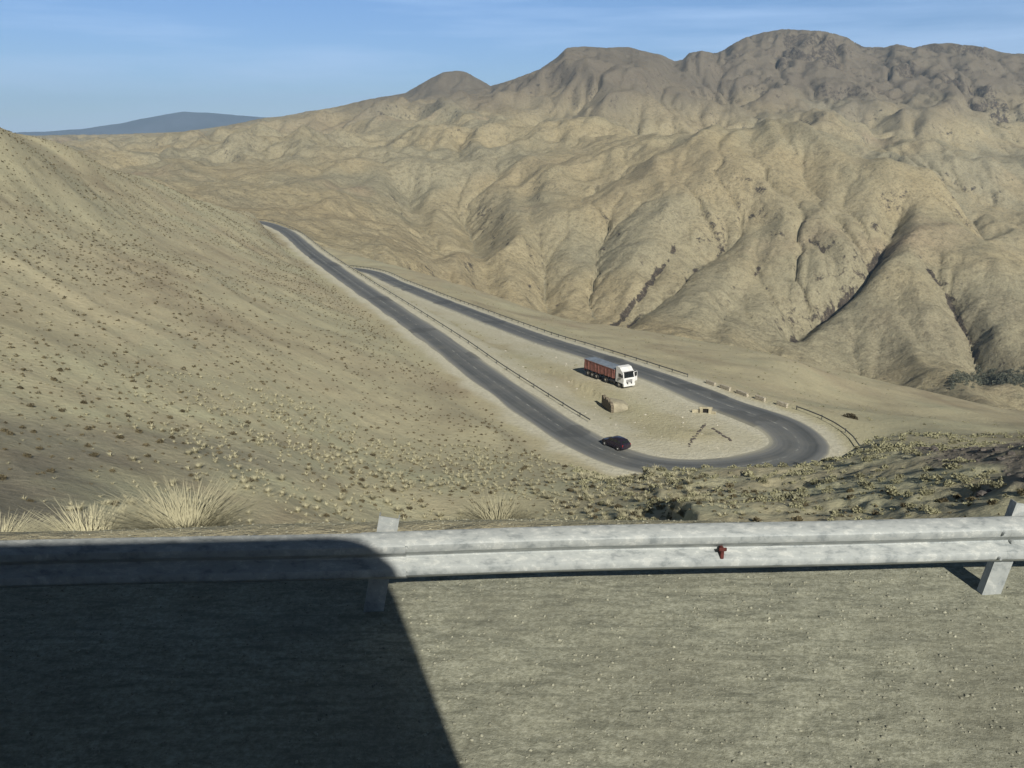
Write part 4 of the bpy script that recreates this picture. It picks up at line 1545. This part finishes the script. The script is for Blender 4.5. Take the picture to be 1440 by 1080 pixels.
hero, rest = order_[:150], order_[150:]
tf_hi = [tuft_arrays(150, sd_, 0.8, 0.03, 0.36) for sd_ in range(5)]
tf_lo = [tuft_arrays(26, sd_ + 9, 0.9, 0.075, 0.34) for sd_ in range(5)]
place(make_protos('grass_tuft', tf_hi, DULL), 'grass_tuft', x[hero], y[hero], z[hero], s[hero],
      'small dry straw coloured grass tuft on the slope beyond the guardrail, one of many', 'grass tuft', 'small grass tufts on the slope beyond the rail')
stuff('grass', tf_lo, np.stack([x, y, z - 0.01], -1)[rest], s[rest], DULL)

# big tufts right behind the rail
for px_, Y_, s_, lab in ((140, 7.0, 0.46, 'tall pale straw tuft behind the shadowed rail, farther left of the two big ones'),
                         (275, 6.9, 0.55, 'broadest straw grass tuft, leaning over the shadowed part of the rail'),
                         (700, 7.0, 0.36, 'straw grass tuft behind the sunlit rail, right of the post whose tip sticks up'),
                         (20, 7.0, 0.36, 'small dark straw tuft at the left border behind the rail'),
                         (1255, 7.2, 0.36, 'pale round straw tuft behind the rail in front of the dark scree bank')):
    X_ = (px_ - 720) / F * (Y_ * CP + (ZC + 0.6) * SP)
    Y_ += 0.05 * X_
    co, fc = tuft_arrays(1100, int(px_), 0.95, 0.0075, 0.36)
    o = mesh_np('straw_tuft', co, fc, STRAW, False)
    o.location = (X_, Y_, float(gh(X_, Y_)[0]))
    o.scale = (s_ * 1.25, s_, s_)
    tag(o, lab, 'grass tuft')

# ------------------------------------------------------------------ rocks and stones
x, y = jitter(8, 60, 20, 80, 0.75)
z = gh(x, y)
rr_ = np.hypot(x, y)
scr = gval(scree, x, y)
keep = in_view(x, y, z) & (scr > 0.3) & (rng.random(len(x)) < scr * 0.75)
x, y, z, rr_ = x[keep], y[keep], z[keep], rr_[keep]
s = (0.09 + 0.36 * rng.random(len(x)) ** 5)
order_ = np.argsort(-s / rr_ * (gval(HID, x, y) < 0.008))
hero, rest = order_[:90], order_[90:]
rk_hi = [rock_arrays(k, 2) for k in range(5)]
rk_lo = [rock_arrays(k + 7, 1) for k in range(5)]
place(make_protos('scree_rock', rk_hi, SCREEROCK), 'scree_rock', x[hero], y[hero], z[hero], s[hero],
      'dark broken rock on the scree bank at the right border, above the rail', 'rock', 'dark rocks on the scree bank at the right')
stuff('gravel', rk_lo, np.stack([x, y, z], -1)[rest], s[rest], SCREEROCK)

# pale stones scattered in the island between the roads
pp = []
for _ in range(420):
    px_, py_ = random.uniform(690, 1010), random.uniform(480, 640)
    X_, Y_, _z = at_z(px_, py_, -36)
    if gval(RD, np.array([X_]), np.array([Y_]))[0] > 3 and gval(INN, np.array([X_]), np.array([Y_]))[0] > 0.5:
        pp.append((X_, Y_, float(gh(X_, Y_)[0])))
pp = np.array(pp)
s = 0.06 + 0.17 * rng.random(len(pp)) ** 5
order_ = np.argsort(-s)
hero, rest = order_[:60], order_[60:]
place(make_protos('pale_stone', rk_hi, PALEROCK), 'pale_stone', pp[hero, 0], pp[hero, 1], pp[hero, 2], s[hero],
      'pale stone lying on the dusty ground between the two arms of the road', 'rock', 'pale stones between the two roads')
stuff('gravel', rk_lo, pp[rest], s[rest], GREYROCK)
# dark stones lining the dry ditch inside the bend
sx = []
for (a, b), (c, d), n_ in (((993, 596), (968, 628), 22), ((1002, 603), (1027, 620), 14)):
    for k in range(n_):
        t_ = k / (n_ - 1)
        px_, py_ = a + (c - a) * t_ + random.uniform(-1.5, 1.5), b + (d - b) * t_ + random.uniform(-.6, .6)
        q_ = at_z(px_, py_, -36.1)
        sx.append((q_[0], q_[1], float(gh(q_[0], q_[1])[0])))
sx = np.array(sx)
place(make_protos('ditch_stone', rk_hi, DARKSTONE), 'ditch_stone', sx[:, 0], sx[:, 1], sx[:, 2], 0.12 + 0.16 * rng.random(len(sx)),
      'dark stone in one of the two dotted lines running down inside the hairpin bend', 'rock', 'dark stones in lines inside the bend')

# bush on the knoll beyond the bend, and the far grove at the foot of the mountain
kx_, ky_, _k = at_y(1196, 604, 122)
co, fc = bush_arrays(420, 0.16, 0.5, 91)
o = mesh_np('dark_bush', co, fc, leaf_mat('dark_leaves', (0.035, 0.03, 0.02), (0.075, 0.065, 0.04)), False)
o.location = (kx_, ky_, float(gh(kx_, ky_)[0]) - 0.1)
o.scale = (1.7, 1.4, 1.15)
tag(o, 'wide dark bush on the ground just outside the tip of the hairpin bend', 'bush')
tp = []
for _ in range(260):
    px_, py_ = random.uniform(1335, 1450), random.gauss(534, 5)
    a_ = math.atan2(px_ - 720, F * CP)
    jj = int(np.searchsorted(AZ, a_))
    col_ = np.arange(int(np.searchsorted(RR, 480)), int(np.searchsorted(RR, 1200)))
    dd_ = Y[col_, jj] * CP - (Z[col_, jj] - ZC) * SP
    pv_ = 540 - F * (Y[col_, jj] * SP + (Z[col_, jj] - ZC) * CP) / dd_
    ok_ = np.where((pv_ <= py_) & (HID[col_, jj] < 0.002))[0]
    if len(ok_):
        tp.append((X[col_[ok_[0]], jj], Y[col_[ok_[0]], jj], Z[col_[ok_[0]], jj]))
if len(tp) > 5:
    tp = np.array(tp)
    s = 1.3 + 1.6 * rng.random(len(tp))
    stuff('far_trees', [bush_arrays(50, 0.3, 0.75, 70 + k) for k in range(4)], tp, s, leaf_mat('grey_leaves', (0.085, 0.095, 0.07), (0.16, 0.165, 0.125)))
# loose gravel on the shoulder
n_ = 16000
yy = 2.6 + rng.random(n_) ** 0.8 * 4.4
xx = (rng.random(n_) - 0.5) * 2 * (yy * 0.78 + 0.6)
zz = gh(xx, yy)
s = 0.003 + 0.010 * rng.random(n_) ** 5
GRAV = plain('shoulder_stone', (0.26, 0.255, 0.195), 0.9, 0, 0.5, 9.0)
stuff('gravel', [rock_arrays(k + 20, 1) for k in range(4)], np.stack([xx, yy, zz + s * 0.15], -1), s, GRAV)

# ------------------------------------------------------------------ air
bpy.ops.mesh.primitive_cube_add(size=1)
hz = bpy.context.object
hz.name = 'haze'
zlo, zhi = float(Z.min()) - 120, float(Z.max()) + 60
zlo = min(zlo, -420)
hz.scale = (36000, 36000, zhi - zlo)
hz.location = (0, 0, (zhi + zlo) / 2)
hm = bpy.data.materials.new('air')
hm.use_nodes = True
ht = hm.node_tree
ht.nodes.remove(ht.nodes['Principled BSDF'])
pv = ht.nodes.new('ShaderNodeVolumePrincipled')
pv.inputs['Color'].default_value = (0.5, 0.74, 1.0, 1)
pv.inputs['Density'].default_value = 7.0e-5
pv.inputs['Anisotropy'].default_value = 0.0
ht.links.new(pv.outputs[0], ht.nodes['Material Output'].inputs['Volume'])
hz.data.materials.append(hm)
tag(hz, kind='stuff')

# ------------------------------------------------------------------ sky, sun, camera
SUN = Vector((0.33, -1.0, 0.64)).normalized()
el = math.asin(SUN.z)
sl = bpy.data.lights.new('sun', 'SUN')
sl.energy = 5.0
sl.angle = R(0.53)
sl.color = (1.0, 0.955, 0.85)
so = bpy.data.objects.new('sun', sl)
C.objects.link(so)
so.location = (20, -60, 60)
so.rotation_euler = SUN.to_track_quat('Z', 'Y').to_euler()
wd = bpy.data.worlds.new('World')
bpy.context.scene.world = wd
wd.use_nodes = True
nt = wd.node_tree
bg = nt.nodes['Background']
sky = nt.nodes.new('ShaderNodeTexSky')
sky.sky_type = 'NISHITA'
sky.sun_disc = False
sky.sun_elevation = el
sky.sun_rotation = math.atan2(SUN.x, SUN.y)
sky.altitude = 1800
sky.air_density = 1.0
sky.dust_density = 0.25
sky.ozone_density = 1.6
tc = nt.nodes.new('ShaderNodeTexCoord')
mp = nt.nodes.new('ShaderNodeMapping')
mp.inputs['Scale'].default_value = (2.2, 2.2, 26)
mp.inputs['Rotation'].default_value = (0.02, 0.05, 0)
nt.links.new(tc.outputs['Generated'], mp.inputs[0])
nz = nt.nodes.new('ShaderNodeTexNoise')
nz.inputs['Scale'].default_value = 1.3
nz.inputs['Detail'].default_value = 6
nz.inputs['Roughness'].default_value = 0.55
nt.links.new(mp.outputs[0], nz.inputs['Vector'])
cr = nt.nodes.new('ShaderNodeValToRGB')
cr.color_ramp.elements[0].position = 0.42
cr.color_ramp.elements[0].color = (0, 0, 0, 1)
cr.color_ramp.elements[1].position = 0.68
cr.color_ramp.elements[1].color = (0.55, 0.55, 0.55, 1)
nt.links.new(nz.outputs['Fac'], cr.inputs[0])
mx = nt.nodes.new('ShaderNodeMix')
mx.data_type = 'RGBA'
nt.links.new(cr.outputs[0], mx.inputs[0])
nt.links.new(sky.outputs[0], mx.inputs[6])
mx.inputs[7].default_value = (10.0, 11.0, 12.0, 1)
# sky dimmed overhead to deepen the shadows, brightened near the horizon
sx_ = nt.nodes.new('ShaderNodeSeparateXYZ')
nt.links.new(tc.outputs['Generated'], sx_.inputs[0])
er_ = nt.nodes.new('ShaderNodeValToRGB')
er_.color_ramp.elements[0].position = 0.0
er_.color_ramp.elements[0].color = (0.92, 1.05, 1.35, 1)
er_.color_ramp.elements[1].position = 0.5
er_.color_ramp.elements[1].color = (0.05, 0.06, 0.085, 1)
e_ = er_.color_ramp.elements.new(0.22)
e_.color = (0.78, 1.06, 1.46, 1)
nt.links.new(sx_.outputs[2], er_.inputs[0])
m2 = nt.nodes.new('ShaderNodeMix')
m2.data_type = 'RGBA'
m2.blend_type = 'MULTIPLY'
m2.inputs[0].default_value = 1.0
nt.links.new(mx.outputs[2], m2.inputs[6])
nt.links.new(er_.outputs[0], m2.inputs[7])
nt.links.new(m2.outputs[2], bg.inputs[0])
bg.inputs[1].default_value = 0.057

cam = bpy.data.cameras.new('camera')
cam.sensor_width = 36
cam.lens = 36 * F / W
cam.clip_start = 0.05
cam.clip_end = 60000
co_ = bpy.data.objects.new('camera', cam)
C.objects.link(co_)
co_.location = (0, 0, ZC)
co_.rotation_euler = (math.pi / 2 - PITCH, 0, 0)
sc = bpy.context.scene
sc.camera = co_
sc.view_settings.view_transform = 'Standard'
sc.view_settings.look = 'None'
sc.view_settings.exposure = 0.35
sc.view_settings.gamma = 1.0
sc.render.engine = 'CYCLES'
